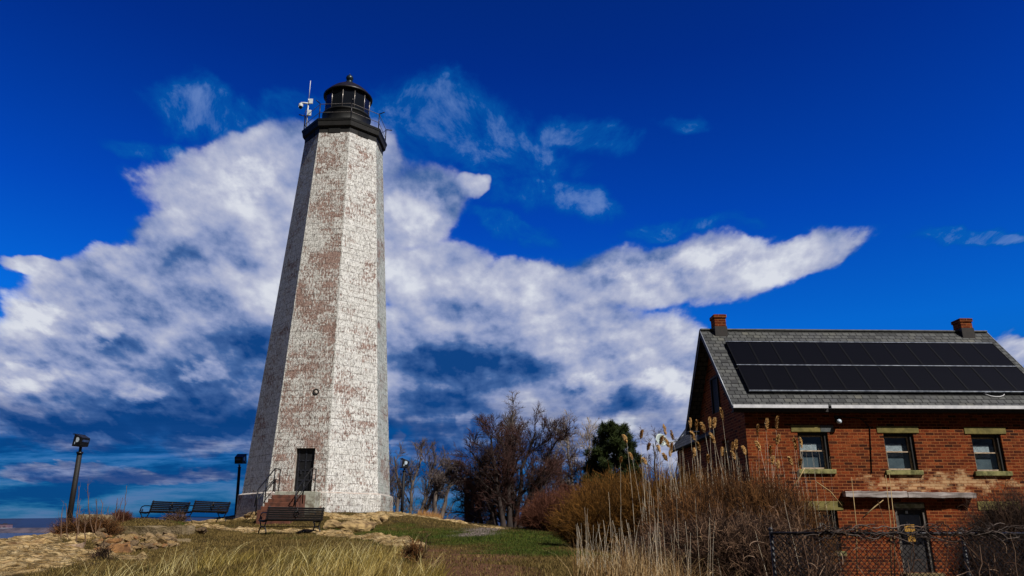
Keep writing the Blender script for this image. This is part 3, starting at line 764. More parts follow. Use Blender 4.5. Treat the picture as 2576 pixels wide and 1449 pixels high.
# ------------------------------------------------------------------ park benches
slat_m = simple_mat('black_bench_slats', lin(24,23,27), lin(14,13,16), 9, .5, 0, .15, stretch=(.15,1,1))
castiron_m = simple_mat('black_cast_iron', lin(22,21,24), lin(11,11,13), 14, .42, .3)
def make_bench(label):
    t = thing('park_bench', label, 'bench', (0,0,0), 0, 'black slatted park benches')
    L = 2.15
    # local: +x along the seat, seat opens towards +y, back at y=0 leaning towards -y
    for i in range(5):
        mb=MB(); y=.03+.102*i; mb.box((0,y,.435-.012*i*(4-i)/4+.02),(L,.082,.032)); 
        mb.build('seat_slat', slat_m, t, .004)
    for i in range(6):
        z=.49+.072*i; y=-.03-.26*(z-.45)
        M=Matrix.Rotation(radians(14.5),3,'X')
        mb=MB(); mb.box((0,y,z),(L,.03,.062),M); mb.build('back_slat', slat_m, t, .004)
    for x in (-L/2+.06, L/2-.06):
        mb=MB()
        def crv(pts,r=.021): mb.tube([(x,a,b) for a,b in pts], r, 6)
        # legs: two outward S curves meeting in an hourglass below the seat
        crv([(.49,0),(.475,.1),(.40,.2),(.36,.27),(.40,.35),(.47,.43)])
        crv([(-.06,0),(-.03,.1),(.05,.2),(.09,.27),(.05,.35),(-.02,.43)])
        crv([(.09,.27),(.16,.245),(.29,.245),(.36,.27)]); crv([(-.02,.43),(.2,.405),(.47,.43)],.024)
        crv([(-.02,.43),(-.06,.6),(-.14,.91)],.022)
        # arm: scroll loop
        crv([(-.09,.68),(.1,.70),(.3,.70),(.42,.66),(.47,.58),(.44,.50),(.37,.49),(.35,.54),(.40,.57)],.02)
        crv([(.47,.43),(.50,.48),(.47,.56)],.02)
        mb.build('end_frame', castiron_m, t)
    mb=MB(); mb.tube([(-L/2+.06,.22,.245),(L/2-.06,.22,.245)],.014,6); mb.build('stretcher', castiron_m, t)
    mb=MB(); R_=.09
    zc=.66; yb=lambda z:-.03-.26*(z-.45)-.03
    mb.tube([(R_*cos(a),yb(zc+R_*sin(a)),zc+R_*sin(a)) for a in np.linspace(0,2*pi,15)],.016,6,False)
    mb.tube([(.06,yb(zc-.02),zc-.02),(.12,yb(zc+.06),zc+.06),(.18,yb(zc+.05),zc+.05)],.014,6)
    mb.tube([(0,yb(.5),.5),(0,yb(.86),.86)],.013,6)
    mb.build('back_bracket', castiron_m, t)
    return t
def seat_on(o, x, y, dz=0.0): o.location = (x,y,base_h(np.array([x]),np.array([y]))[0]+dz)
b1 = make_bench('black slatted park bench standing alone on the lawn before the lighthouse steps')
def bench_at(o, px, py, D, rz):
    p = P(px,py,D); o.location=(p.x,p.y,max(p.z,gh(p.x,p.y)-.02)); o.rotation_euler=(0,0,rz)
bench_at(b1, 737,1344,27.0, radians(44))
b2 = copy_tree(b1); b2['label']='black park bench of the pair on the ledge, the one farther from the lighthouse'
bench_at(b2, 419,1318,32.5, radians(71))
b3 = copy_tree(b1); b3['label']='black park bench of the pair facing the water, the one nearer the lighthouse'
bench_at(b3, 524,1316,33.4, radians(69))

# ------------------------------------------------------------------ floodlights on posts
post_m = simple_mat('dark_brown_post', lin(22,15,14), lin(13,10,10), 9, .7)
head_m = simple_mat('black_lamp_case', lin(24,24,27), lin(13,13,15), 9, .45, .2)
lens_m, nt, b = new_mat('lamp_lens'); setp(nt,b,lin(120,135,160),.08,0,None,.8)
plate_m = simple_mat('pale_lamp_plate', lin(205,215,225), lin(150,170,190), 20, .35)
def flood(label, base, top, head_w, head_rz, tilt):
    v = Vector(top)-Vector(base)
    t = thing('floodlight', label, 'floodlight', base, 0, 'floodlights around the lighthouse')
    mb=MB(); mb.tube([(0,0,-.4),tuple(v*.94)],[.088,.076],10); mb.build('post', post_m, t)
    mb=MB(); mb.tube([tuple(v*.94),tuple(v*1.0)],.045,8); d=v.normalized(); mb.tube([tuple(v*.93),tuple(v*.95)],.1,10); mb.build('bracket', castiron_m, t)
    w=head_w; M=Matrix.Rotation(head_rz,3,'Z')@Matrix.Rotation(tilt,3,'X')
    c=v+Vector((0,0,w*.46))
    mb=MB(); # case tapering to the rear, open to +y
    vs=[(-.5,.36,-.46),(.5,.36,-.46),(.5,.36,.5),(-.5,.36,.5),(-.4,-.38,-.36),(.4,-.38,-.36),(.4,-.38,.3),(-.4,-.38,.3)]
    mb.add([M@(Vector(q)*w)+c for q in vs],[(0,1,2,3),(4,7,6,5),(0,4,5,1),(3,2,6,7),(0,3,7,4),(1,5,6,2)])
    lh=mb.build('lamp_head', head_m, t, .015)
    mb=MB(); mb.add([M@(Vector(q)*w)+c for q in [(-.52,.36,.51),(.52,.36,.51),(.52,.54,.47),(-.52,.54,.47),(-.52,.36,.47),(.52,.36,.47),(.52,.54,.43),(-.52,.54,.43)]],[(0,1,2,3),(4,7,6,5),(0,3,7,4),(1,5,6,2),(3,2,6,7)])
    mb.build('hood', head_m, lh)
    mb=MB(); mb.add([M@(Vector(q)*w)+c for q in [(-.44,.372,-.4),(.44,.372,-.4),(.44,.372,.43),(-.44,.372,.43)]],[(0,1,2,3)]); mb.build('lens', lens_m, lh)
    mb=MB()
    ring=[Vector((.44,-.02+.19*cos(a),.08+.2*sin(a))) for a in np.linspace(0,2*pi,9)[:-1]]
    k=[M@(q*w)+c+M@Vector((.055*w*(q.y)+.02*w,0,0)) for q in ring]
    mb.add(k,[tuple(range(8))]); 
    mb.add([M@(Vector(q)*w)+c for q in [(.475,.1,-.28),(.475,.22,-.28),(.475,.22,-.1),(.475,.1,-.1)]],[(0,1,2,3)])
    mb.build('side_plate', plate_m, lh); mb=MB()
    mb.add([M@(Vector((-q.x,q.y,q.z))*w)+c-M@Vector((.055*w*(q.y)+.02*w,0,0)) for q in ring],[tuple(range(8))])
    mb.add([M@(Vector(q)*w)+c for q in [(-.475,.1,-.28),(-.475,.22,-.28),(-.475,.22,-.1),(-.475,.1,-.1)]],[(0,1,2,3)])
    mb.build('side_plate', plate_m, lh)
    mb=MB(); mb.add([M@(Vector(q)*w)+c for q in [(-.3,-.386,-.02),(.3,-.386,-.02),(.28,-.386,.14),(-.28,-.386,.14)]],[(0,1,2,3)]); mb.build('rear_label', simple_mat('blue_grey_label',lin(60,84,130),None,9,.4), lh)
    mb=MB(); mb.tube([M@(Vector((-.15,-.1,-.42))*w)+c, M@(Vector((-.1,-.15,-.62))*w)+c, M@(Vector((.05,-.1,-.66))*w)+c, v*.97],.014,6); mb.build('cable', castiron_m, lh)
    return t
fb=P(166,1356,24.5); ft=P(203,1125,24.0)
flood('leaning brown post floodlight on the rocks at the far left', fb, ft, .40, radians(72), radians(8))
fb=P(594,1296,43); ft=P(603,1168,42.6)
flood('floodlight on a thin black post just left of the lighthouse', fb, ft, .56, radians(-8), radians(12))
fb=P(1010,1302,42); ft=P(1017,1178,42)
flood('floodlight on a dark post close to the right of the lighthouse before bare trees', fb, ft, .52, radians(112), radians(6))

# ------------------------------------------------------------------ broken concrete, rubble, boulders
conc_m, nt, b = new_mat('old_concrete'); o_=nt.obj()
n1=nt.noise(o_,1.6,8,.66); n2=nt.noise(o_,12,7,.65)
c_=nt.ramp(n1,[(.3,lin(84,72,46)),(.48,lin(124,108,78)),(.62,lin(150,132,104)),(.75,lin(178,158,128))])
c_=nt.mix(nt.ss(n2,.5,.72,0,.6),c_,lin(70,60,40)); setp(nt,b,c_,.95,0,nt.bump(nt.math('ADD',n2,n1),.9,.05),.1)
def rough_block(name,label,cat,c,d,rz,mat,seed,amp=.06,n=9,parent=None,group=None,taper=0.0):
    bm=bmesh.new(); bmesh.ops.create_cube(bm,size=1)
    bmesh.ops.subdivide_edges(bm,edges=bm.edges,cuts=n,use_grid_fill=True)
    rs=np.random.default_rng(seed); off=rs.uniform(0,50,3)
    from mathutils import noise as MN
    for v in bm.verts:
        q=Vector((v.co.x*d[0],v.co.y*d[1],v.co.z*d[2]))
        if taper: q.y*=1-taper*(v.co.z+.5)
        nv=MN.noise_vector(q*1.3+Vector(off)); nv2=MN.noise_vector(q*4+Vector(off))
        v.co=q+nv*amp+nv2*amp*.5
    me=bpy.data.meshes.new(name); bm.to_mesh(me); bm.free()
    for p_ in me.polygons: p_.use_smooth=False
    o=link_mesh(name,me,mat); o.location=c; o.rotation_euler=(0,0,rz)
    if label: tag(o,label,cat,group)
    return o
a=P(262,1328,24); c=P(468,1332,23.6); mid=(a+c)/2
L_=(c-a).length; rz_=atan2(c.y-a.y,c.x-a.x)
rough_block('concrete_slab','broken grey concrete slab wall above the heap of rubble stones','concrete slab',(mid.x,mid.y+.25,mid.z-.33),(L_,.7,.80),rz_,conc_m,3,.06,12)
p=P(420,1368,21.6); rough_block('concrete_footing','pale rounded concrete footing at the right end of the rubble heap','concrete footing',(p.x,p.y,p.z-.02),(1.1,.6,.28),radians(28),conc_m,5,.05,8)
p=P(246,1307,28.2); rough_block('stone_pedestal','small flat topped masonry block on the crest left of the benches','masonry block',(p.x,p.y,p.z-.12),(1.05,.8,.55),radians(6),simple_mat('pale_masonry',lin(172,156,124),lin(110,92,64),6,.9,0,.5),8,.05,8)
p=P(250,1299,28.2); rough_block('capping_stone','thin flat capping stone lying on the masonry block','capping stone',(p.x-.05,p.y,p.z-.02),(.72,.6,.13),radians(3),simple_mat('pale_capping',lin(190,174,142),lin(128,108,78),7,.9,0,.5),9,.025,6)
def boulder(label,c,d,rz,mat,seed,flat=.25):
    from mathutils import noise as MN
    bm=bmesh.new(); bmesh.ops.create_icosphere(bm,subdivisions=4,radius=1)
    rs=np.random.default_rng(seed); off=Vector(rs.uniform(0,50,3))
    pl=[(Vector(rs.normal(size=3)).normalized(), rs.uniform(.5,.85)) for _ in range(8)]
    for v in bm.verts:
        q=v.co.copy()
        for nrm_,dd in pl:
            e=q.dot(nrm_)-dd
            if e>0: q-=nrm_*e*.85
        q+=MN.noise_vector(q*1.4+off)*.16+MN.noise_vector(q*4+off)*.07+MN.noise_vector(q*9+off)*.03
        v.co=Vector((q.x*d[0]*.6,q.y*d[1]*.6,q.z*d[2]*.65))
    me=bpy.data.meshes.new('boulder'); bm.to_mesh(me); bm.free()
    o=link_mesh('boulder',me,mat); o.location=c; o.rotation_euler=(0,0,rz); tag(o,label,'boulder'); return o
rub_ms=[simple_mat('rubble_stone_%d'%i,c1,c2,5,.9,0,.6) for i,(c1,c2) in enumerate([(lin(150,122,76),lin(92,72,44)),(lin(118,96,66),lin(70,54,36)),(lin(156,130,90),lin(98,78,50)),(lin(146,104,58),lin(92,62,34))])]
protos=[]
for i in range(7):
    bm=bmesh.new(); bmesh.ops.create_icosphere(bm,subdivisions=2,radius=1)
    rs=np.random.default_rng(50+i)
    pl=[(Vector(rs.normal(size=3)).normalized(), rs.uniform(.45,.8)) for _ in range(9)]
    for v in bm.verts:
        q=v.co.copy()
        for nrm,dd in pl:
            e=q.dot(nrm)-dd
            if e>0: q-=nrm*e
        v.co=Vector((q.x*1.25,q.y*.95,q.z*.62))
    me=bpy.data.meshes.new('rubble_stone'); bm.to_mesh(me); bm.free()
    me.materials.append(rub_ms[i%4]); protos.append(me)
rs=np.random.default_rng(77); k=0
for i in range(260):
    fx=rs.uniform(0,1); px=236+fx*210; D=22.6-(5.2-2.6*fx)*rs.uniform(0,1)**.9
    p=P(px,1370,D); p.z=gh(p.x,p.y)+rs.uniform(0,.06); big=rs.uniform()<.16
    s=rs.uniform(.05,.115)*(1.9 if big else 1)
    o=bpy.data.objects.new('rubble_stone',protos[rs.integers(7)]); COL.objects.link(o)
    o.location=(p.x,p.y,p.z); o.scale=(s,s,s*rs.uniform(.6,1.1)); o.rotation_euler=(rs.uniform(-.5,.5),rs.uniform(-.5,.5),rs.uniform(0,6))
    tag(o,'angular tan rubble stone in the heap below the broken concrete slab','stone','rubble stones below the concrete slab')
def ledge(A,B,wd,ht,label,seed,mat):
    A=P(*A); B=P(*B); d=B-A; mid=(A+B)/2
    o=rough_block('rock_ledge',None,None,(mid.x,mid.y+wd*.3,mid.z-ht*.42),(d.length,wd,ht),0,mat,seed,.11,16)
    o.rotation_euler=(radians(-8),-atan2(d.z,math.hypot(d.x,d.y)),atan2(d.y,d.x)); tag(o,label,'rock ledge'); return o
led_m=simple_mat('tan_ledge_rock',lin(204,172,116),lin(112,84,50),1.6,.92,0,1.0,9,(1,2.2,2.6))
led_p=simple_mat('pinkish_ledge_rock',lin(200,170,136),lin(122,94,70),1.8,.92,0,1.0,9,(1,2.2,2.6))
ledge((-90,1446,11.4),(178,1402,14.6),.9,.5,'long tan rock ledge sloping up to the rubble at the bottom left corner',71,led_m)
ledge((10,1396,15.2),(140,1380,18),.9,.32,'paler pinkish rock ledge between the long ledge and the lamp post foot',72,led_p)
ledge((-60,1382,16.5),(50,1371,19),.9,.32,'weathered tan rock ledge at the water side edge of the knoll',73,led_m)
p=P(292,1390,16.8); o=boulder('largest orange brown boulder at the left foot of the rubble heap',(p.x,p.y,p.z),(.62,.45,.34),.5,rub_ms[3],21)
p=P(352,1432,12.2); boulder('low rounded brown boulder in the straw grass below the rubble heap',(p.x,p.y,p.z),(.34,.28,.2),.2,rub_ms[1],22)
p=P(508,1337,24.4); boulder('small dark topped boulder on the pale rock strip left of the lone bench',(p.x,p.y,p.z+.03),(.34,.3,.2),.2,rub_ms[1],23)
for i,(px,py,D,d,lb) in enumerate([(840,1303,30.2,(.9,.6,.4),'brown weathered boulder in the rock mound right of the steps'),(905,1308,29.8,(1.5,.8,.42),'broad low boulder of the rock mound under the lighthouse'),(945,1300,31.5,(.7,.5,.4),'knobbly boulder against the plinth at the right of the rock mound'),(962,1297,32.2,(.45,.4,.3),'small grey boulder beside the right corner of the plinth'),
      (640,1293,34.2,(.8,.5,.3),'pale broken stone at the dark left corner of the plinth'),(668,1292,33.6,(.5,.4,.28),'lesser pale stone just left of the steps'),(615,1295,35.2,(.55,.5,.3),'whitish stone at the outermost left of the plinth'),
      (1234,1318,43,(1.1,.7,.6),'tan boulder left of the leaning tree trunks'),(1291,1317,43.5,(.9,.7,.55),'tan boulder seen between the leaning tree trunks')]):
    p=P(px,py,D); boulder(lb,(p.x,p.y,gh(p.x,p.y)+d[2]*.22),d,i*.7,simple_mat('ledge_boulder_%d'%i,lin(176,148,100),lin(92,70,42),3.5,.92,0,.8),60+i)
# ------------------------------------------------------------------ brick keeper's house
HC = P(1878,1100,22.8); HX, HY = HC.x, 22.8; HYAW = radians(1.6); HZ = .12
HM = Matrix.Translation((HX,HY,HZ)) @ Matrix.Rotation(HYAW,4,'Z'); HMi = HM.inverted()
def HP(px,py,yl=0.0):
    """where a sight line meets the plane y=yl of the house's own frame -> local x, z"""
    o=HMi@Vector((0,0,EYE)); u,v=ray(px,py); d=HMi.to_3x3()@Vector((u,1,v))
    t=(yl-o.y)/d.y; q=o+d*t; return q.x,q.z
def HL(px,py,xl):
    o=HMi@Vector((0,0,EYE)); u,v=ray(px,py); d=HMi.to_3x3()@Vector((u,1,v))
    t=(xl-o.x)/d.x; q=o+d*t; return q.y,q.z
HOUSE = thing('brick_house','two storey red brick house with slate roof and two chimneys behind the reeds','house',(HX,HY,HZ),HYAW)
def brick_mat(name='old_red_brick', stain=True):
    m, nt, b = new_mat(name); o=nt.obj(); x,y,z=nt.sep(o)
    v=nt.comb(nt.math('ADD',x,y),z,0)
    v=nt.vmath('ADD', v, nt.vmath('SCALE', nt.vmath('SUBTRACT', nt.noise(v,5,3,.5,col=True),(.5,.5,.5)), .014))
    br=nt.node('ShaderNodeTexBrick'); br.offset=.5; nt.put(br.inputs['Vector'],v)
    br.inputs['Scale'].default_value=1; br.inputs['Brick Width'].default_value=.26; br.inputs['Row Height'].default_value=.088
    br.inputs['Mortar Size'].default_value=.009; br.inputs['Mortar Smooth'].default_value=.2; br.inputs['Bias'].default_value=-.05
    br.inputs['Color1'].default_value=(0,0,0,1); br.inputs['Color2'].default_value=(1,1,1,1); br.inputs['Mortar'].default_value=(.5,.5,.5,1)
    t=nt.sep(br.outputs['Color'])[0]
    n=nt.noise(o,1.1,5,.6); f=nt.noise(o,26,6,.6)
    col=nt.ramp(t,[(0,lin(56,25,16)),(.12,lin(88,37,18)),(.4,lin(118,50,22)),(.7,lin(138,61,27)),(.9,lin(152,77,38)),(1,lin(100,41,20))])
    col=nt.mix(nt.ss(n,.46,.72,0,.6),col,lin(88,36,20)); col=nt.mix(nt.ss(f,.44,.7,0,.7),col,lin(50,22,14)); m2=nt.noise(nt.vmath('MULTIPLY',o,(1,1,2.2)),9,6,.68); col=nt.mix(nt.ss(m2,.5,.66,0,.6),col,lin(56,24,15)); col=nt.mix(nt.ss(m2,.46,.3,0,.35),col,lin(186,104,58)); m3=nt.noise(nt.vmath('MULTIPLY',o,(1,1,.22)),2.4,7,.65); col=nt.mix(nt.ss(m3,.5,.68,0,.55),col,lin(48,24,17))
    col=nt.mix(br.outputs['Fac'],col,nt.mix(nt.noise(o,3,4,.6),lin(100,52,28),lin(190,126,76)))
    if stain:
        # old pale render left on the bricks where a porch roof was
        sx=nt.math('DIVIDE',nt.math('SUBTRACT',x,ST_X),2.9); sz=nt.math('DIVIDE',nt.math('SUBTRACT',z,ST_Z),.42)
        e=nt.math('SUBTRACT',1.0,nt.math('ADD',nt.math('MULTIPLY',sx,sx),nt.math('MULTIPLY',sz,sz)))
        e=nt.math('ADD',e,nt.math('MULTIPLY',nt.math('SUBTRACT',nt.noise(nt.vmath('MULTIPLY',o,(1,1,1.4)),2.6,9,.72),.55),5.5))
        e=nt.math('ADD',e,nt.math('MULTIPLY',nt.math('SUBTRACT',t,.5),.9)); e=nt.math('SUBTRACT',e,nt.math('MULTIPLY',br.outputs['Fac'],.5))
        col=nt.mix(nt.ss(e,-.1,1.1,0,.72),col,nt.mix(f,lin(196,156,110),lin(222,192,150)))
    hb=nt.math('SUBTRACT',nt.math('MULTIPLY',f,.4),nt.math('MULTIPLY',br.outputs['Fac'],1.0))
    setp(nt,b,col,.92,0,nt.bump(hb,.7,.012),.15)
    return m
ST_X, ST_Z = HP(2370,1212)
BR = brick_mat(); 
LEN = 9.05; DEP = 5.1
EAVE_Z = HP(1850,1029,-.32)[1]      # underside of the front eave
xe = HP(1845,1024,-.32)[0]           # left roof edge
RIDGE_Y = DEP/2
zr = HP(1770,830,RIDGE_Y)[1]
xr_end = HP(2481,838,RIDGE_Y)[0]; LEN = xr_end-.38
pitch = atan2(zr-EAVE_Z, RIDGE_Y+.3)
# openings on the front (local x0,x1,z0,z1)
def opening(pxl,pxr,pt,pb):
    a=HP(pxl,pt); c=HP(pxr,pb); return [a[0],c[0],c[1],a[1]]
UP=[]; 
for px in (2049,2266,2487):
    cx=HP(px,1135)[0]; z1=HP(px,1086+(px-2049)*.012)[1]; z0=HP(px,1181+(px-2049)*.012)[1]
    UP.append([cx-.46,cx+.46,z0,z1])
cxs=[(w[0]+w[1])/2 for w in UP]
LO=[[cxs[0]-.46,cxs[0]+.46,HP(2090,1387)[1],HP(2090,1283)[1]],[cxs[2]-.46,cxs[2]+.46,HP(2090,1387)[1],HP(2090,1283)[1]]]
dxc=(HP(2252,1290)[0]+HP(2330,1290)[0])/2; DOOR=[dxc-.47,dxc+.47,HP(2300,1441)[1],HP(2290,1263)[1]]
DOOR[2]=max(DOOR[2],.05)
OPEN=UP+LO+[DOOR]
REC=.16
def pierced(mb,x0,x1,z0,z1,opens,y,depth,flip=False,axis='x'):
    xs=sorted({x0,x1,*[o[0] for o in opens],*[o[1] for o in opens]}); zs=sorted({z0,z1,*[o[2] for o in opens],*[o[3] for o in opens]})
    def V(x,yy,z): return (x,yy,z) if axis=='x' else (yy,x,z)
    for i in range(len(xs)-1):
        for k in range(len(zs)-1):
            cx=(xs[i]+xs[i+1])/2; cz=(zs[k]+zs[k+1])/2
            if any(o[0]<cx<o[1] and o[2]<cz<o[3] for o in opens): continue
            mb.add([V(xs[i],y,zs[k]),V(xs[i+1],y,zs[k]),V(xs[i+1],y,zs[k+1]),V(xs[i],y,zs[k+1])],[(0,1,2,3)])
    for o in opens:
        for (a,b_) in (((o[0],o[2]),(o[0],o[3])),((o[0],o[3]),(o[1],o[3])),((o[1],o[3]),(o[1],o[2])),((o[1],o[2]),(o[0],o[2]))):
            mb.add([V(a[0],y,a[1]),V(b_[0],y,b_[1]),V(b_[0],y+depth,b_[1]),V(a[0],y+depth,a[1])],[(0,1,2,3)])
mb=MB(); WT=EAVE_Z+.25
pierced(mb,0,LEN,-1,WT,OPEN,0,.3)
ly0,lz1=HL(1783,1135,0.0); ly1,lz0=HL(1795,1178,0.0)
LW=[[1.9,2.7,2.95,4.2],[3.4,4.1,zr-1.75,zr-.55]] if False else [[1.75,2.45,HP(2050,1181)[1],HP(2050,1086)[1]],[2.35,3.05,EAVE_Z+.35,EAVE_Z+1.5]]
pierced(mb,0,DEP,-1,WT,[LW[0]],0,.3,axis='y')
mb.add([(LEN,0,-1),(LEN,DEP,-1),(LEN,DEP,WT),(LEN,0,WT)],[(0,1,2,3)]); mb.add([(0,DEP,-1),(LEN,DEP,-1),(LEN,DEP,WT),(0,DEP,WT)],[(0,1,2,3)])
gz=zr-.1; sl=(gz-WT)/(RIDGE_Y)
for x in (0,LEN):
    mb.add([(x,0,WT),(x,DEP,WT),(x,RIDGE_Y,gz)],[(0,1,2)])
mb.build('brick_wall', BR, HOUSE)
# dark floorless rooms behind the windows
mb=MB(); mb.box2((.32,.62,-1),(LEN-.3,DEP-.3,WT-.1)); 
mb.build('interior', simple_mat('dark_room',lin(40,42,46),None,3,.9), HOUSE)
# trim
stone_m = simple_mat('mossy_stone_lintel', lin(132,120,66), lin(98,90,46), 4, .9, 0, .4)
greylint = simple_mat('grey_lintel_patch', lin(100,104,104), lin(74,78,76), 4, .9, 0, .3)
sill_m = simple_mat('mossy_sill', lin(150,144,92), lin(84,84,44), 7, .9, 0, .4)
frame_m = simple_mat('weathered_cream_frame', lin(196,176,150), lin(150,126,102), 12, .7)
jamb_m = simple_mat('dark_window_casing', lin(34,31,31), lin(20,18,19), 9, .7)
blind_m = simple_mat('pale_blind', lin(214,218,216), lin(180,186,186), 9, .7)
gm, nt, b = new_mat('old_window_glass')
gl=nt.node('ShaderNodeBsdfGlossy'); gl.inputs['Roughness'].default_value=.03; gl.inputs['Color'].default_value=(.95,.97,1,1)
wob=nt.noise(nt.obj(),2.2,3,.5); nt.l.new(nt.bump(wob,.25,.03), gl.inputs['Normal'])
tr=nt.node('ShaderNodeBsdfTransparent'); tr.inputs['Color'].default_value=(.78,.84,.88,1)
fr=nt.node('ShaderNodeLayerWeight'); fr.inputs['Blend'].default_value=.5
mx=nt.node('ShaderNodeMixShader'); nt.l.new(nt.math('ADD',nt.math('MULTIPLY',nt.math('POWER',fr.outputs['Facing'],4.0),.8),.09,clamp=True),mx.inputs[0]); nt.l.new(tr.outputs[0],mx.inputs[1]); nt.l.new(gl.outputs[0],mx.inputs[2])
nt.l.new(mx.outputs[0], gm.node_tree.nodes['Material Output'].inputs['Surface'])
def window(o, upper_blind=True, lintel=True, seed=0, full_blind=False):
    x0,x1,z0,z1=o; w=x1-x0; h=z1-z0; zm=z0+h*.5
    mb=MB(); t=.07
    mb.box2((x0,REC-.06,z0),(x0+t,REC+.1,z1)); mb.box2((x1-t*1.3,REC-.1,z0),(x1,REC+.1,z1)); mb.box2((x0+t,REC-.06,z1-t*1.4),(x1-t*1.3,REC+.1,z1))
    win=mb.build('window', jamb_m, HOUSE)
    a,c=x0+t,x1-t*1.3; f=.035; zt=z1-t*1.4
    mb=MB()
    for (za,zb,y) in ((zm-.02,zt,REC+.02),(z0+.03,zm+.02,REC-.015)):
        mb.box2((a,y,za),(a+f,y+.035,zb)); mb.box2((c-f,y,za),(c,y+.035,zb)); mb.box2((a+f,y,zb-f),(c-f,y+.035,zb)); mb.box2((a+f,y,za),(c-f,y+.035,za+f))
    mb.build('sash', frame_m, win)
    for (za,zb,y) in ((zm+.012,zt-f,REC+.035),(z0+.06,zm-.012,REC+.003)):
        mb=MB(); mb.add([(a+f,y,za),(c-f,y,za),(c-f,y,zb),(a+f,y,zb)],[(0,1,2,3)]); mb.build('pane', gm, win)
    if upper_blind:
        mb=MB(); rs=np.random.default_rng(seed); n=9
        top=zm+(zt-zm)*.55; bot=zm-.12 if not full_blind else z0+.05
        n=int((top-bot)/.032)
        for i in range(n):
            z=bot+(top-bot)*i/n; xa=a+.06; xb=c-.2
            pts=[(xa+(xb-xa)*q/6, .3, z+.008*sin(q*1.7+seed+i*.25)) for q in range(7)]
            for q in range(6):
                p0,p1=pts[q],pts[q+1]; mb.add([(p0[0],.222,p0[2]),(p1[0],.222,p1[2]),(p1[0],.23,p1[2]+.021),(p0[0],.23,p0[2]+.021)],[(0,1,2,3)])
        mb.build('blind', blind_m, win)
    mb=MB(); mb.box2((a-.02,.26,z0+.03),(c+.02,.27,zm+.2)); mb.build('curtain', simple_mat('dim_curtain_%d'%seed,lin(104,116,120),lin(74,86,92),3,.9), win)
    return win
for i,o in enumerate(UP):
    w_=window(o,True,True,i)
    cx=(o[0]+o[1])/2
    if i==0:
        mb=MB(); mb.box2((cx-.64,-.022,o[3]-.01),(cx+.25,.12,o[3]+.2)); mb.build('lintel', stone_m, HOUSE, .012)
        mb=MB(); mb.box2((cx+.252,-.019,o[3]-.01),(cx+.66,.12,o[3]+.19)); mb.build('lintel', greylint, HOUSE, .012)
        mb=MB(); mb.box2((cx+.12,-.014,o[3]+.2),(cx+.34,.1,o[3]+.262)); mb.build('loose_brick', BR, HOUSE, .008)
    else:
        mb=MB(); mb.box2((cx-.64,-.022,o[3]-.01),(cx+.64,.12,o[3]+.2)); mb.build('lintel', stone_m, HOUSE, .012)
    mb=MB(); mb.box2((cx-.56,-.07,o[2]-.13),(cx+.56,.14,o[2]+.005)); mb.build('window_sill', sill_m, HOUSE, .015)
for i,o in enumerate(LO):
    window(o,True,True,5+i,True); cx=(o[0]+o[1])/2
    mb=MB(); mb.box2((cx-.64,-.022,o[3]-.01),(cx+.64,.12,o[3]+.25)); mb.build('lintel', stone_m, HOUSE, .012)
    mb=MB(); mb.box2((cx-.56,-.07,o[2]-.13),(cx+.56,.14,o[2]+.005)); mb.build('window_sill', sill_m, HOUSE, .015)
# gable and side windows (dark)
for (y0,y1,z0,z1) in (LW[0],):
    mb=MB(); mb.box2((.14,y0,z0),(.2,y0+.08,z1)); mb.box2((.14,y1-.08,z0),(.2,y1,z1)); mb.box2((.14,y0+.08,z1-.08),(.2,y1-.08,z1)); mb.box2((.14,y0+.08,(z0+z1)/2-.03),(.2,y1-.08,(z0+z1)/2+.03))
    w_=mb.build('side_window', frame_m, HOUSE)
    mb=MB(); mb.add([(.18,y0+.08,z0),(.18,y1-.08,z0),(.18,y1-.08,z1-.08),(.18,y0+.08,z1-.08)],[(0,1,2,3)]); mb.build('pane', gm, w_)
y0,y1,z0,z1=LW[1]
mb=MB(); mb.box2((-.05,y0-.06,z0),(-.003,y0,z1+.06)); mb.box2((-.05,y1,z0),(-.003,y1+.06,z1+.06)); mb.box2((-.05,y0,z1),(-.003,y1,z1+.06)); w_=mb.build('gable_window', jamb_m, HOUSE)
mb=MB(); mb.add([(-.006,y0,z0),(-.006,y1,z0),(-.006,y1,z1),(-.006,y0,z1)],[(0,1,2,3)]); mb.build('pane', simple_mat('dark_glass',lin(10,11,14),None,4,.5,spec=.1), w_)
# door
mb=MB(); x0,x1,z0,z1=DOOR
mb.box2((x0,.05,z0),(x0+.09,.24,z1-.22)); mb.box2((x1-.09,.05,z0),(x1,.24,z1-.22)); mb.box2((x0,.06,z1-.22),(x1,.24,z1-.003))
df=mb.build('door_frame', simple_mat('peeling_door_frame',lin(120,112,104),lin(50,46,44),8,.8), HOUSE)
mb=MB(); mb.box2((x0+.02,.03,z1-.17),(x1-.02,.07,z1-.05)); mb.build('rotten_trim', simple_mat('mossy_rotten_wood',lin(190,186,156),lin(120,122,88),9,.9,0,.6), df)
mb=MB(); mb.box2((x0+.09,.12,z0),(x1-.09,.17,z1-.22)); dr=mb.build('door', simple_mat('dark_grey_storm_door',lin(50,46,46),lin(34,31,32),6,.6), HOUSE)
mb=MB(); mb.box2((x0+.17,.105,z0+.78),(x1-.17,.118,z1-.34)); gp_=mb.build('door_glass', simple_mat('dark_door_glass',lin(14,15,20),lin(22,24,32),3,.08), dr)
mb=MB(); mb.box2((dxc-.2,.098,z0+1.12),(dxc+.1,.104,z0+1.32)); mb.box2((dxc-.14,.098,z0+.84),(dxc+.08,.104,z0+1.05)); mb.build('poster', simple_mat('yellowed_notice',lin(214,160,50),lin(120,84,40),9,.7), dr)
mb=MB(); mb.box2((dxc-.1,.098,z0+1.62),(dxc-.03,.104,z0+1.7)); mb.build('notice', simple_mat('white_notice',lin(210,220,226),None,9,.6), dr)
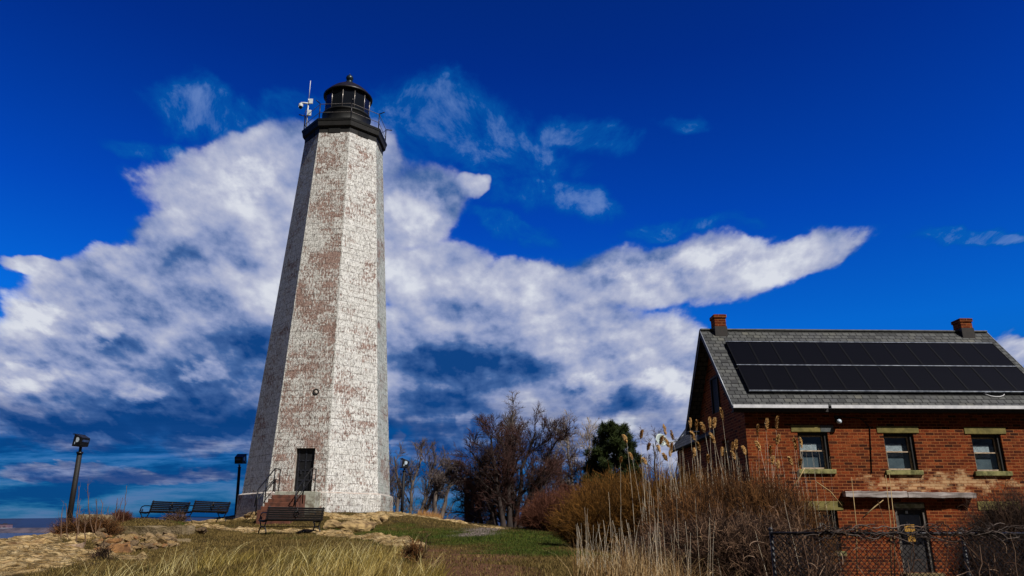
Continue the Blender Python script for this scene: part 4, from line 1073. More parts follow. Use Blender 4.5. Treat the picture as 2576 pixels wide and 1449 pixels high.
mb=MB(); mb.box2((x0+.12,.1,z0+.9),(x0+.15,.13,z0+1.02)); mb.build('handle', castiron_m, dr)
mb=MB(); mb.box2((x0-.1,-.3,z0-.6),(x1+.1,.3,z0-.002)); mb.build('doorstep', conc_m, HOUSE, .02)
# timber left from the porch
wood_m = simple_mat('silvered_timber', lin(188,178,174), lin(116,104,100), 5, .9, 0, .6, 8, (.25,2,2))
bx0,bz=HP(2123,1243,-.1); bx1,bz2=HP(2449,1245,-.1)
from mathutils import noise as MN
mb=MB(); NS=64
for (fa,fb_,hh,off) in ((0,.47,.165,0.0),(.478,1.0,.15,.012)):
    base=len(mb.v); m_=int(NS*(fb_-fa))
    for i in range(m_+1):
        f=fa+(fb_-fa)*i/m_; x=bx0+(bx1-bx0)*f; z=bz+(bz2-bz)*f-off
        for (cy,cz) in ((-.23,-.5),(-.235,.42),(-.2,.5),(-.003,.5),(-.003,-.5)):
            nv=MN.noise_vector(Vector((x*2.2,cy*9,cz*3+fa)))+MN.noise_vector(Vector((x*7,cy*9,cz*3)))*.6
            mb.v.append((x,cy+(nv.y*.022 if cy<-.1 else 0),z+cz*hh+nv.z*.02))
    for i in range(m_):
        for k in range(5): a_=base+i*5+k; b_=base+i*5+(k+1)%5; mb.f.append((a_,b_,b_+5,a_+5))
    mb.f.append(tuple(base+k for k in range(5))[::-1]); mb.f.append(tuple(base+m_*5+k for k in range(5)))
mb.build('porch_timber', wood_m, HOUSE)
# roof slabs with slates
def slate_mat():
    m, nt, b = new_mat('grey_slates'); uv=nt.uv()
    br=nt.node('ShaderNodeTexBrick'); br.offset=.5; nt.put(br.inputs['Vector'],uv); br.inputs['Scale'].default_value=1
    br.inputs['Brick Width'].default_value=.235; br.inputs['Row Height'].default_value=.185; br.inputs['Mortar Size'].default_value=.015; br.inputs['Mortar Smooth'].default_value=.1; br.inputs['Bias'].default_value=0
    br.inputs['Color1'].default_value=(0,0,0,1); br.inputs['Color2'].default_value=(1,1,1,1); br.inputs['Mortar'].default_value=(.5,.5,.5,1)
    t=nt.sep(br.outputs['Color'])[0]; n=nt.noise(uv,7,6,.6); n2=nt.noise(uv,.8,3,.6)
    col=nt.ramp(t,[(0,lin(60,61,62)),(.3,lin(76,77,77)),(.6,lin(90,91,90)),(.85,lin(76,77,80)),(1,lin(102,101,94))])
    col=nt.mix(nt.ss(n,.45,.7,0,.45),col,lin(60,62,60)); col=nt.mix(nt.ss(n2,.5,.7,0,.35),col,lin(94,95,86))
    col=nt.mix(br.outputs['Fac'],col,lin(26,27,28))
    row=nt.math('FRACT',nt.math('DIVIDE',nt.sep(uv)[1],.185))
    h=nt.math('SUBTRACT',nt.math('MULTIPLY',row,-.9),nt.math('MULTIPLY',br.outputs['Fac'],.6))
    setp(nt,b,col,.75,0,nt.bump(h,.7,.02),.25)
    return m
SL=slate_mat(); board_m=simple_mat('dark_bargeboard',lin(40,36,36),lin(22,20,21),6,.7)
def roof_plane(p00,p10,p11,p01,th,name,parent):
    """quad given bottom-left, bottom-right, top-right, top-left; extruded down by th; UV in metres"""
    q=[Vector(p) for p in (p00,p10,p11,p01)]; n=(q[1]-q[0]).cross(q[3]-q[0]).normalized()
    V=q+[p-n*th for p in q]; Fc=[(0,1,2,3),(7,6,5,4),(0,4,5,1),(1,5,6,2),(2,6,7,3),(3,7,4,0)]
    me=bpy.data.meshes.new(name); me.from_pydata([tuple(v) for v in V],[],Fc)
    ul=me.uv_layers.new(name='uv'); ex=(q[1]-q[0]).normalized(); ey=n.cross(ex)
    for lp in me.loops:
        d=V[lp.vertex_index]-q[0]; ul.data[lp.index].uv=(d.dot(ex),d.dot(ey))
    me.update(); return link_mesh(name,me,SL,parent)
XR0,XR1=xe,LEN+.38
ez=EAVE_Z+.1; oh=.29
roof=roof_plane((XR0,-oh,ez),(XR1,-oh,ez),(XR1,RIDGE_Y,zr),(XR0,RIDGE_Y,zr),.09,'roof',HOUSE)
rb=roof_plane((XR1,DEP+oh,ez),(XR0,DEP+oh,ez),(XR0,RIDGE_Y,zr-.004),(XR1,RIDGE_Y,zr-.004),.09,'rear_roof',HOUSE)
slope=Vector((0,RIDGE_Y+oh,zr-ez)).normalized(); nrm=Vector((0,-slope.z,slope.y))
def RS(x,s,h=0): return Vector((x,-oh,ez))+slope*s+nrm*h
SLEN=Vector((0,RIDGE_Y+oh,zr-ez)).length
MR=Matrix((Vector((1,0,0)),slope,nrm)).transposed()
# odd darker replacement slates
dsl_m=simple_mat('dark_slate',lin(40,41,42),lin(28,29,30),8,.7)
for (px,py) in ((1824,912),(1817,886),(1848,960),(2335,850),(2497,876),(2520,895)):
    o=HMi@Vector((0,0,EYE)); u,v=ray(px,py); d=HMi.to_3x3()@Vector((u,1,v)); t=(RS(0,0)-o).dot(nrm)/d.dot(nrm); q=o+d*t
    s=(q-RS(0,0)).dot(slope); s=(math.floor(s/.185)+.5)*.185
    mb=MB(); mb.box(RS(q.x,s,.006),(.44 if px in(1817,) else .23,.175,.012),MR); mb.build('dark_slate', dsl_m, roof)
mb=MB(); mb.box2((XR0,RIDGE_Y-.09,zr-.03),(XR1,RIDGE_Y+.09,zr+.035)); mb.build('ridge_cap', simple_mat('grey_ridge',lin(88,90,88),lin(64,66,66),5,.7), roof, .02)
for sgn,x in ((-1,XR0),(1,XR1)):
    mb=MB()
    for (ya,za,yb,zb) in ((-oh,ez,RIDGE_Y,zr),(DEP+oh,ez,RIDGE_Y,zr)):
        mb.add([(x+sgn*.003,ya,za-.03),(x+sgn*.003,yb,zb-.03),(x+sgn*.003,yb,zb-.26),(x+sgn*.003,ya,za-.2),(x-sgn*.03,ya,za-.03),(x-sgn*.03,yb,zb-.03),(x-sgn*.03,yb,zb-.26),(x-sgn*.03,ya,za-.2)],[(0,1,2,3),(4,5,6,7),(3,2,6,7),(0,3,7,4)])
    mb.build('bargeboard', board_m, HOUSE)
    mb=MB(); 
    for (ya,za,yb,zb) in ((-oh,ez,RIDGE_Y,zr),(DEP+oh,ez,RIDGE_Y,zr)): mb.tube([(x+sgn*.012,ya,za+.0),(x+sgn*.012,yb,zb+.0)],.014,6)
    mb.build('verge_strip', simple_mat('pale_metal_edge',lin(190,196,204),lin(150,156,166),9,.4,.3), HOUSE)
mb=MB(); mb.box2((XR0+.02,-oh+.03,EAVE_Z-.06),(XR1-.02,-.003,EAVE_Z-.02)); mb.box2((XR0+.02,DEP+.003,EAVE_Z-.1),(XR1-.02,DEP+oh-.03,EAVE_Z-.02)); mb.build('soffit', board_m, HOUSE)
mb=MB(); mb.box2((XR0,-oh-.02,EAVE_Z-.07),(XR1,-oh+.028,EAVE_Z+.04)); mb.build('fascia', board_m, HOUSE)
gut_m=simple_mat('white_gutter',lin(232,232,236),lin(205,206,212),5,.35)
gx1=HP(2084,1022,-.4)[0]; gx2=HP(2092,1022,-.4)[0]; gzt=HP(1990,1018,-.4)[1]
for (a,c) in ((XR0-.02,gx1),(gx2,XR1+.02)):
    mb=MB(); prof=[(-.02,-.02),(-.1,-.02),(-.098,.07),(-.1,.082),(-.09,.082),(-.084,.0),(-.03,.0)]
    vs=[(x,-oh-.0+y,gzt-.075+z) for x in (a,c) for y,z in prof]; n=len(prof)
    mb.add(vs,[(i,i+1,n+i+1,n+i) for i in range(n-1)]+[tuple(range(n))[::-1],tuple(range(n,2*n))]); mb.build('gutter', gut_m, HOUSE)
# chimneys
chim_br=brick_mat('chimney_brick',False)
flash_m=simple_mat('dark_flashing',lin(42,34,32),lin(24,21,21),8,.7)
for (pl,pr,ptop) in ((1799,1827,790),(2418,2446,800)):
    xa=HP(pl,820,RIDGE_Y-.25)[0]; xb=HP(pr,820,RIDGE_Y-.25)[0]; zt=HP((pl+pr)/2,ptop,RIDGE_Y-.25)[1]
    mb=MB(); mb.box2((xa,RIDGE_Y-.25,zr-.35),(xb,RIDGE_Y+.21,zt-.13)); mb.box2((xa-.03,RIDGE_Y-.28,zt-.13),(xb+.03,RIDGE_Y+.24,zt-.02)); mb.box2((xa+.02,RIDGE_Y-.23,zt-.02),(xb-.02,RIDGE_Y+.19,zt))
    ch=mb.build('chimney', chim_br, roof)
    mb=MB(); mb.box2((xa-.02,RIDGE_Y-.275,zr-.4),(xb+.02,RIDGE_Y+.23,zr+.07)); mb.build('flashing', flash_m, ch)
# solar panels (a bolted array standing off the slates)
SA=thing('solar_array','array of black ridged solar panels in two rows on the slate roof','solar panels',(HX,HY,HZ),HYAW)
def onroof(px,py,h=.1):
    o=HMi@Vector((0,0,EYE)); u,v=ray(px,py); d=HMi.to_3x3()@Vector((u,1,v)); t=(RS(0,0,h)-o).dot(nrm)/d.dot(nrm); q=o+d*t
    return q.x,(q-RS(0,0,h)).dot(slope)
xl,stp=onroof(1827,860); xl2,sbt=onroof(1882,982); xrr,_=onroof(2493,861); xl=(xl+xl2)/2
NPAN=12; pw=(xrr-xl)/NPAN; ph=(stp-sbt)/2-.03
pm_,nt,b=new_mat('dark_solar_cells'); o_=nt.obj(); x_=nt.sep(o_)[0]
ln=nt.math('ABSOLUTE',nt.math('SUBTRACT',nt.math('FRACT',nt.math('DIVIDE',nt.math('ADD',x_,20),pw/12)),.5))
col=nt.mix(nt.ss(ln,.40,.46),lin(4,4,6),lin(20,21,28)); setp(nt,b,col,nt.ss(ln,.40,.46,.35,.5),0,None,.1)
alu=simple_mat('anodised_frame',lin(200,206,214),lin(120,128,140),9,.35,.6); blackfr=simple_mat('black_frame',lin(9,9,12),None,9,.5,.1,spec=.15)
for r in range(2):
    for i in range(NPAN):
        s0=sbt+r*(ph+.06); x0=xl+i*pw+.002; x1=xl+(i+1)*pw-.002
        mb=MB(); mb.box(RS((x0+x1)/2,s0+ph/2,.1),(x1-x0-.04,ph-.05,.02),MR); pn=mb.build('solar_panel', pm_, SA)
        mb=MB()
        for (xx,ss_,dx,ds) in ((x0+.01,s0+ph/2,.02,ph),(x1-.01,s0+ph/2,.02,ph),((x0+x1)/2,s0+.012,x1-x0-.04,.024),((x0+x1)/2,s0+ph-.012,x1-x0-.04,.024)): mb.box(RS(xx,ss_,.1),(dx,ds,.04),MR)
        mb.build('frame', blackfr, pn)
for s in (sbt-.012,sbt+ph+.03,sbt+2*ph+.075):
    mb=MB(); mb.box(RS((xl+xrr)/2,s,.092),(xrr-xl,.026,.05),MR); mb.build('mounting_rail', alu, SA)
mb=MB()
for i in range(NPAN+1):
    for s in (sbt+.05,sbt+ph+.03,sbt+2*ph): mb.box(RS(xl+i*pw,s,.04),(.03,.05,.08),MR)
mb.build('mounting_feet', blackfr, SA)
xa,s_=onroof(2474,990,.02); xb,s2=onroof(2540,1004,.02)
mb=MB(); mb.tube([RS(xa+(xb-xa)*t, sbt-.0-.17*sin(pi*min(t*1.0,1))**.7, .03) for t in np.linspace(0,1,12)],.012,6); mb.build('loose_cable', gut_m, SA)
# eave lamp and conduit on the front wall
lx,lz=HP(2109,1061,-.12)
mb=MB(); mb.box2((lx-.05,-.06,lz-.0),(lx+.05,0,lz+.2)); mb.tube([(lx,-.05,lz+.1),(lx,-.14,lz+.08)],.025,6)
el=mb.build('wall_lamp', castiron_m, HOUSE)
mb=MB(); mb.sphere((lx,-.17,lz),.075,12,8); mb.build('bulb', plate_m, el)
mb=MB(); p1=HP(2165,1052,-.02); p2=HP(2188,1075,-.02); p3=HP(2193,1190,-.02)
mb.tube([(lx+.05,-.02,lz+.16),(p1[0],-.02,p1[1]),(p2[0],-.02,p2[1]),(p3[0],-.02,p3[1])],.014,6); mb.build('conduit', castiron_m, HOUSE)
# rear ell
ex0=HP(1743,1112,DEP+.4)[0]; 
EZ=HP(1743,1112,DEP+.4)[1]; EY1=DEP+4.4
tx,tz=HP(1732,1067,EY1)
k=(tz-EZ)/max(tx-ex0,.2); k=min(max(k,.9),1.5)
xrg=ex0+2.0; zrg=EZ+2.0*k; zrg=min(zrg,zr-.3); xrg=ex0+(zrg-EZ)/k
mb=MB(); mb.box2((ex0+.3,DEP+.01,-1),(2*xrg-ex0-.3,EY1-.3,EZ-.02)); mb.add([(ex0+.3,EY1-.3,EZ-.02),(2*xrg-ex0-.3,EY1-.3,EZ-.02),(xrg,EY1-.3,zrg-.2)],[(0,1,2)])
mb.build('rear_wing_wall', BR, HOUSE)
rw=roof_plane((ex0,EY1,EZ),(ex0,RIDGE_Y+.6,EZ),(xrg,RIDGE_Y+.6,zrg),(xrg,EY1,zrg),.09,'rear_wing_roof',HOUSE)
rw2=roof_plane((2*xrg-ex0,RIDGE_Y+.6,EZ),(2*xrg-ex0,EY1,EZ),(xrg,EY1,zrg-.004),(xrg,RIDGE_Y+.6,zrg-.004),.09,'rear_wing_roof',HOUSE)
# satellite dish on the wing roof
dx_,dz_=HP(1662,1108,EY1-.6)
dw=HM@Vector((dx_,EY1-.6,dz_)); ft=HM@Vector((ex0+.28,EY1-.6,EZ+.28*k+.06))
SD=thing('satellite_dish','round pale grey satellite dish at the low edge of the rear wing roof','satellite dish',tuple(ft))
r=(dw-ft); dish_m=simple_mat('pale_dish',lin(176,188,186),lin(140,154,154),4,.5)
ax=Vector((.35,-.85,.3)).normalized(); q=ax.to_track_quat('Z','Y').to_matrix()
mb=MB(); prof=[(.005,0),(.1,.01),(.2,.035),(.27,.07),(.275,.075),(.27,.085),(.2,.05),(.1,.025),(.005,.015)]
b0=len(mb.v); mb.lathe(prof,24); mb.v=[tuple(q@Vector(v)+r) for v in mb.v]; mb.build('reflector', dish_m, SD)
mb=MB(); mb.tube([(0,0,0),tuple(r*.5+Vector((0,.02,-.08))),tuple(r-ax*.03)],.025,8); mb.tube([(0,0,0),(.3,0,.3)],.02,6); mb.build('mast', simple_mat('grey_mast',lin(120,124,128),None,8,.4,.6), SD)
mb=MB(); f0=r-q@Vector((0,.24,0))+ax*.04; f1=r+ax*.32-q@Vector((0,.05,0)); mb.tube([tuple(f0),tuple(f1)],.012,6); mb.box(f1,(.06,.05,.08),q); mb.build('feed_arm', castiron_m, SD)

# ------------------------------------------------------------------ chain-link fence
FY=10.2
fz=P(2300,1341,FY).z; FB=min(fz-1.25,.1)
FX0=P(1940,1341,FY).x; FX1=P(2760,1341,FY).x
FE=thing('chain_link_fence','dark chain link fence with a top rail before the brick house','fence',(FX0,FY,0))
LF=FX1-FX0
wire_m=simple_mat('rusty_dark_wire',lin(22,19,19),lin(12,11,12),20,.6,.2)
mb=MB(); mb.tube([(0,0,fz),(LF,0,fz-.01)],.017,8); mb.build('top_rail', simple_mat('galvanised_rail',lin(58,56,60),lin(26,25,27),14,.45,.5,.2,6,(3,1,1)), FE)
for px in (1942,2424,2750):
    x=P(px,1341,FY).x-FX0; mb=MB(); mb.tube([(x,.04,-.3),(x,.04,fz+.04)],.024,8); mb.sphere((x,.04,fz+.045),.03,8,6); mb.build('post', simple_mat('fence_post_%d'%px,lin(56,55,58),lin(28,27,29),9,.5,.4), FE)
pts=[];pitchw=.036; n=int(LF/pitchw)+1; K=int((fz-FB)/pitchw)+1
for i in range(n):
    for s in (0,):
        zz=fz-.01-np.arange(K)*pitchw
        xx=i*pitchw+np.where((np.arange(K)+i)%2==0,-.002,pitchw+.002)
        yy=np.where(np.arange(K)%2==0,.004,-.004)
        pts.append(np.c_[xx,yy,zz])
# each wire zigzags to its neighbour and back: interlaced diamonds
pa=np.array(pts); v_,q_=tubes_np(pa,np.full(pa.shape[:2],.0062),4,(0,1,0))
np_mesh('wire_mesh',v_,q_,wire_m,FE,False)
# ------------------------------------------------------------------ bare trees
def unit(a): return a/(np.linalg.norm(a,axis=-1,keepdims=True)+1e-9)
FLOOR=[.004]
def branch_level(rs, PT, RD, m, t0, t1, length, ang, K, wander, up, rfac, spread=1.0, lfall=.5, curl=0.0):
    """children of the polylines PT [n,k,3] / RD [n,k] -> pts [n*m,K,3], rad"""
    n,k,_=PT.shape
    t=rs.uniform(t0,t1,(n,m)); t=np.sort(t,axis=1)
    f=t*(k-1); i=np.clip(f.astype(int),0,k-2); fr=(f-i)[...,None]
    ar=np.arange(n)[:,None]
    base=PT[ar,i]*(1-fr)+PT[ar,i+1]*fr
    tan=unit(PT[ar,i+1]-PT[ar,i]); r0=RD[ar,i]*(1-fr[...,0])+RD[ar,i+1]*fr[...,0]
    rnd=rs.normal(size=(n,m,3)); perp=unit(rnd-(rnd*tan).sum(-1,keepdims=True)*tan)
    a=np.radians(ang)*(1+rs.normal(size=(n,m,1))*.22)
    d=tan*np.cos(a)+perp*np.sin(a)*spread
    d=unit(d).reshape(-1,3); base=base.reshape(-1,3); r0=np.maximum(r0.reshape(-1)*rfac*rs.uniform(.7,1.0,n*m),FLOOR[0])
    L=length*rs.uniform(.65,1.15,n*m)*(1-lfall*t.reshape(-1))
    out=np.empty((n*m,K,3)); out[:,0]=base; step=(L/(K-1))[:,None]
    cur=d; axis=unit(rs.normal(size=(n*m,3)))
    for j in range(1,K):
        cur=unit(cur+rs.normal(size=cur.shape)*wander+np.array([0,0,up])+np.cross(axis,cur)*curl)
        out[:,j]=out[:,j-1]+cur*step
    rad=r0[:,None]*np.linspace(1,.38,K)[None]
    return out,rad
def bare_tree(name,label,base,stems,H,spec,bark,twig,seed,group='bare trees behind the knoll',cat='tree'):
    """stems: list of (dx,dy lean at top as share of H, share of H, radius)"""
    rs=np.random.default_rng(seed); FLOOR[0]=.00024*base[1]
    t=thing(name,label,cat,base,0,group)
    K=9; n=len(stems); P0=np.zeros((n,K,3)); R0=np.zeros((n,K))
    for i,(bx,by,lx,ly,hf,r) in enumerate(stems):
        s=np.linspace(0,1,K); w=np.cumsum(rs.normal(size=(K,2))*.022*H*hf,axis=0); w-=w[0]
        P0[i]=np.c_[bx+lx*H*s**1.15+w[:,0]*s, by+ly*H*s**1.15+w[:,1]*s, s*H*hf-.3]
        R0[i]=r*(1-.78*s)+.01; R0[i,0]*=1.35
    parts_t=[tubes_np(P0,R0,8)]; parts_c=[]
    PT,RD=P0,R0
    for li,sp in enumerate(spec):
        PT2,RD2=branch_level(rs,PT,RD,**sp)
        (parts_t if li<1 else parts_c).append(tubes_np(PT2,RD2,(6,4,3,3,3)[min(li,4)]))
        PT,RD=PT2,RD2
    v,q=join_np(parts_t); np_mesh('trunk',v,q,bark,t)
    v,q=join_np(parts_c); np_mesh('crown',v,q,twig,t)
    FLOOR[0]=.004
    return t
bark_dark=simple_mat('dark_bark',lin(62,50,46),lin(34,27,26),3,.95,0,.6,stretch=(2,2,.5))
bark_grey=simple_mat('grey_bark',lin(112,100,92),lin(64,54,50),3,.95,0,.6,stretch=(2,2,.5))
bark_pale=simple_mat('pale_bark',lin(166,156,144),lin(104,94,86),3,.95,0,.4,stretch=(2,2,.5))
twig_dark=simple_mat('dark_twigs',lin(70,54,50),lin(44,33,32),.8,.95,0,0)
twig_red=simple_mat('reddish_twigs',lin(76,45,38),lin(40,26,24),.5,.95,0,0)
twig_grey=simple_mat('grey_twigs',lin(112,98,92),lin(66,54,52),.8,.95,0,0)
twig_pale=simple_mat('pale_twigs',lin(172,158,144),lin(112,98,90),.8,.95,0,0)
def L_(m,t0,t1,length,ang,K,wander,up,rfac,**k): return dict(m=m,t0=t0,t1=t1,length=length,ang=ang,K=K,wander=wander,up=up,rfac=rfac,**k)
def tree_at(px,py,D):
    p=P(px,py,D); return (p.x,p.y,gh(p.x,p.y))
def toph(base,px,py,D): return P(px,py,D).z-base[2]
# many stemmed bush-tree right behind the lighthouse
b_=tree_at(1018,1306,52); H_=toph(b_,1020,1128,52)
bare_tree('bare_tree','many stemmed grey bare tree close to the right edge of the lighthouse',b_,[(-1.1,0,-.10,0,.9,.13),(-.5,.4,-.02,0,.97,.15),(.1,-.2,.10,.05,.95,.14),(.6,.3,.22,0,.92,.13),(-.9,.2,-.22,.1,.8,.11),(.3,.8,.36,0,.8,.12)],H_,
  [L_(11,.25,.97,H_*.42,26,7,.12,.12,.5),L_(8,.2,1,H_*.2,30,5,.16,.08,.55),L_(7,.2,1,H_*.1,34,4,.2,.04,.6)],bark_grey,twig_grey,101)
# twisted open tree
b_=tree_at(1096,1312,46); H_=toph(b_,1097,1112,46)
bare_tree('bare_tree','tall twisted bare tree with a rounded open crown standing by itself beyond the lawn',b_,[(0,0,-.06,0,.70,.21),(.15,.1,.10,0,.72,.17)],H_,
  [L_(6,.58,1,H_*.36,50,9,.26,.14,.72,curl=.2),L_(7,.35,1,H_*.17,46,6,.26,.08,.6,curl=.1),L_(9,.25,1,H_*.10,42,5,.24,.05,.55),L_(6,.2,1,H_*.05,40,3,.22,.02,.6)],bark_grey,twig_grey,104)
b_=tree_at(1082,1310,62); H_=toph(b_,1085,1225,62)
bare_tree('bare_tree','low spreading scrubby bare tree behind the twisted tree',b_,[(0,0,-.2,0,.8,.08),(.5,0,.3,0,.8,.08),(-.6,.3,-.5,0,.7,.07)],H_,
  [L_(8,.2,1,H_*.5,45,6,.2,.02,.6),L_(7,.2,1,H_*.26,45,5,.24,0,.55),L_(6,.2,1,H_*.14,40,4,.2,0,.6)],bark_grey,twig_grey,108)
b_=tree_at(1172,1318,50); H_=toph(b_,1170,1160,50)
bare_tree('bare_tree','small dark bare tree between the twisted tree and the big red brown tree',b_,[(0,0,-.04,0,.85,.17),(.5,.2,.12,0,.8,.12)],H_,
  [L_(16,.2,1,H_*.44,48,7,.2,.05,.55),L_(11,.15,1,H_*.22,44,5,.22,.02,.55),L_(9,.15,1,H_*.11,42,4,.2,0,.6)],bark_dark,twig_dark,113)
# the big reddish-brown tree: leaning stems
b_=tree_at(1282,1326,41); H_=toph(b_,1290,1062,41)
bare_tree('bare_tree','largest bare tree with dense red brown twigs and several leaning trunks',b_,[(-.6,.2,-.30,.05,.78,.12),(-.3,-.1,-.14,.08,.93,.14),(0,.1,.0,-.03,.96,.15),(.3,.2,.14,.06,.97,.14),(.5,-.1,.27,0,.88,.13),(-.1,.6,-.40,.1,.60,.10),(.5,.6,.40,.1,.72,.11),(.1,.4,.07,.15,.9,.12)],H_,
  [L_(14,.10,1,H_*.46,40,8,.13,.09,.5,lfall=.5),L_(11,.12,1,H_*.20,36,6,.16,.05,.52),L_(10,.12,1,H_*.10,36,4,.2,.03,.55)],bark_dark,twig_red,121)
b_=tree_at(1262,1324,47); H_=toph(b_,1285,1008,47)
bare_tree('bare_tree','taller thin pale topped bare tree rising above the big red brown tree',b_,[(0,0,.10,.0,.93,.15),(.4,.2,.0,.1,.8,.12)],H_,
  [L_(14,.45,1,H_*.26,36,7,.16,.10,.5),L_(10,.2,1,H_*.13,38,5,.2,.05,.55),L_(9,.2,1,H_*.065,38,4,.2,.03,.6)],bark_grey,twig_grey,127)
b_=tree_at(1215,1322,43); H_=toph(b_,1180,1150,43)
bare_tree('bare_tree','dark low branched bare tree leaning left out of the big red brown tree',b_,[(0,0,-.25,0,.85,.15),(.4,.1,.05,0,.8,.13)],H_,
  [L_(17,.12,1,H_*.5,50,7,.2,.0,.5),L_(11,.15,1,H_*.25,46,5,.22,0,.55),L_(9,.15,1,H_*.12,44,4,.22,0,.55)],bark_dark,twig_red,131)
b_=tree_at(1470,1325,52); H_=toph(b_,1455,1055,52)
bare_tree('bare_tree','pale grey forked bare tree left of the dark pine',b_,[(0,0,-.13,0,.97,.13),(.2,.1,.10,.0,.98,.12),(-.2,0,-.28,.05,.75,.1)],H_,
  [L_(16,.3,1,H_*.30,30,7,.13,.10,.5),L_(9,.2,1,H_*.15,34,5,.17,.06,.55),L_(8,.2,1,H_*.07,36,4,.2,.03,.6)],bark_pale,twig_pale,137)
b_=tree_at(1400,1325,47); H_=toph(b_,1410,1150,47)
bare_tree('bare_tree','reddish spreading bare tree between the big tree and the pale forked tree',b_,[(0,0,.08,0,.9,.12),(.3,0,.25,0,.8,.1),(-.3,0,-.15,0,.8,.1)],H_,
  [L_(16,.15,1,H_*.45,44,6,.18,.04,.5),L_(11,.15,1,H_*.22,42,5,.2,.02,.55),L_(8,.2,1,H_*.11,40,4,.2,0,.6)],bark_dark,twig_red,139)
b_=tree_at(1655,1325,60); H_=toph(b_,1655,1090,60)
bare_tree('bare_tree','distant brownish bare tree seen through the reeds left of the house',b_,[(0,0,.0,0,.95,.14),(.6,0,.15,0,.85,.12),(-.6,0,-.15,0,.85,.12)],H_,
  [L_(10,.25,1,H_*.3,36,6,.15,.08,.55),L_(8,.2,1,H_*.15,36,5,.18,.03,.55),L_(6,.2,1,H_*.07,36,4,.2,0,.6)],bark_dark,twig_red,149)
# a bare tree just right of the frame: it throws the branch shadows on the right end of the front wall
b_=(18.6,14.2,gh(18.6,14.2))
bare_tree('bare_tree','bare tree beside the house whose branch shadows fall on the brick front',b_,[(0,0,-.03,.04,1,.2),(.1,.1,.15,0,.8,.14)],9.5,
  [L_(10,.3,1,3.6,45,7,.15,.05,.55),L_(8,.2,1,1.7,42,5,.2,.03,.55),L_(7,.2,1,.8,40,4,.2,0,.6)],bark_grey,twig_grey,151)

# ------------------------------------------------------------------ pine
def pine(label,base,H,W,seed):
    rs=np.random.default_rng(seed); t=thing('pine_tree',label,'tree',base)
    K=8; s=np.linspace(0,1,K)
    P0=np.c_[np.cumsum(rs.normal(size=K)*.05),np.cumsum(rs.normal(size=K)*.05),s*H*.96-.3][None]; R0=(.2*(1-.85*s))[None]
    n=100; tt=np.sort(rs.uniform(.16,1,n)); 
    base_=np.array([np.interp(tt,s,P0[0,:,i]) for i in range(3)]).T
    az=rs.uniform(0,2*pi,n); prof=np.where(tt<.4,.72+tt*.7,1.0)*np.clip(1-((tt-.38)/.66)**2,0.03,1)**.42
    L=W*prof*rs.uniform(.72,1.08,n); el=np.radians(8+50*tt**2)
    d=np.c_[np.cos(az)*np.cos(el),np.sin(az)*np.cos(el),np.sin(el)]
    k=np.linspace(0,1,6)
    B=base_[:,None]+d[:,None]*(L[:,None]*k[None])[...,None]; B[...,2]+= .10*L[:,None]*(k[None]**2)
    RB=(.05*(1-.8*k))[None]*(.5+.5*(1-tt[:,None]))
    B2,RB2=branch_level(rs,B,RB,7,.3,1,W*.26,40,4,.15,.22,.5)
    v,q=join_np([tubes_np(P0,R0,9),tubes_np(B,RB,5),tubes_np(B2,RB2,3)]); np_mesh('trunk',v,q,bark_dark,t)
    tips=np.concatenate([B2[:,-1],B2[:,2],B[:,-1],B[:,-2]]); tips=tips[rs.uniform(size=len(tips))<.9]
    m=50; n=len(tips); c=np.repeat(tips,m,0)
    dd=unit(rs.normal(size=(n*m,3))+np.array([0,0,.75])); ll=rs.uniform(.16,.30,n*m)
    c=c+dd*.03+rs.normal(size=c.shape)*.06
    side=unit(np.cross(dd,rs.normal(size=dd.shape)))*.015
    V=np.stack([c-side,c+side,c+dd*ll[:,None]+side*.4,c+dd*ll[:,None]-side*.4],1).reshape(-1,3)
    Qd=np.arange(len(V)).reshape(-1,4)
    tone=np.repeat(np.clip(np.repeat(rs.uniform(0,1,n),m)*.7+rs.uniform(0,.3,n*m),0,1),4)
    np_mesh('crown',V,Qd,strand_mat('pine_needles',lin(20,30,13),lin(72,84,42),.7),t,False,{'tone':tone})
b_=tree_at(1552,1325,44); H_=toph(b_,1550,1084,44)
pine('dark green rounded pine tree between the bare trees and the reeds',b_,H_,1.95,201)
p2=tree_at(1500,1325,45); pine('low dark pine bough thicket at the left foot of the pine',p2,H_*.66,1.0,203)

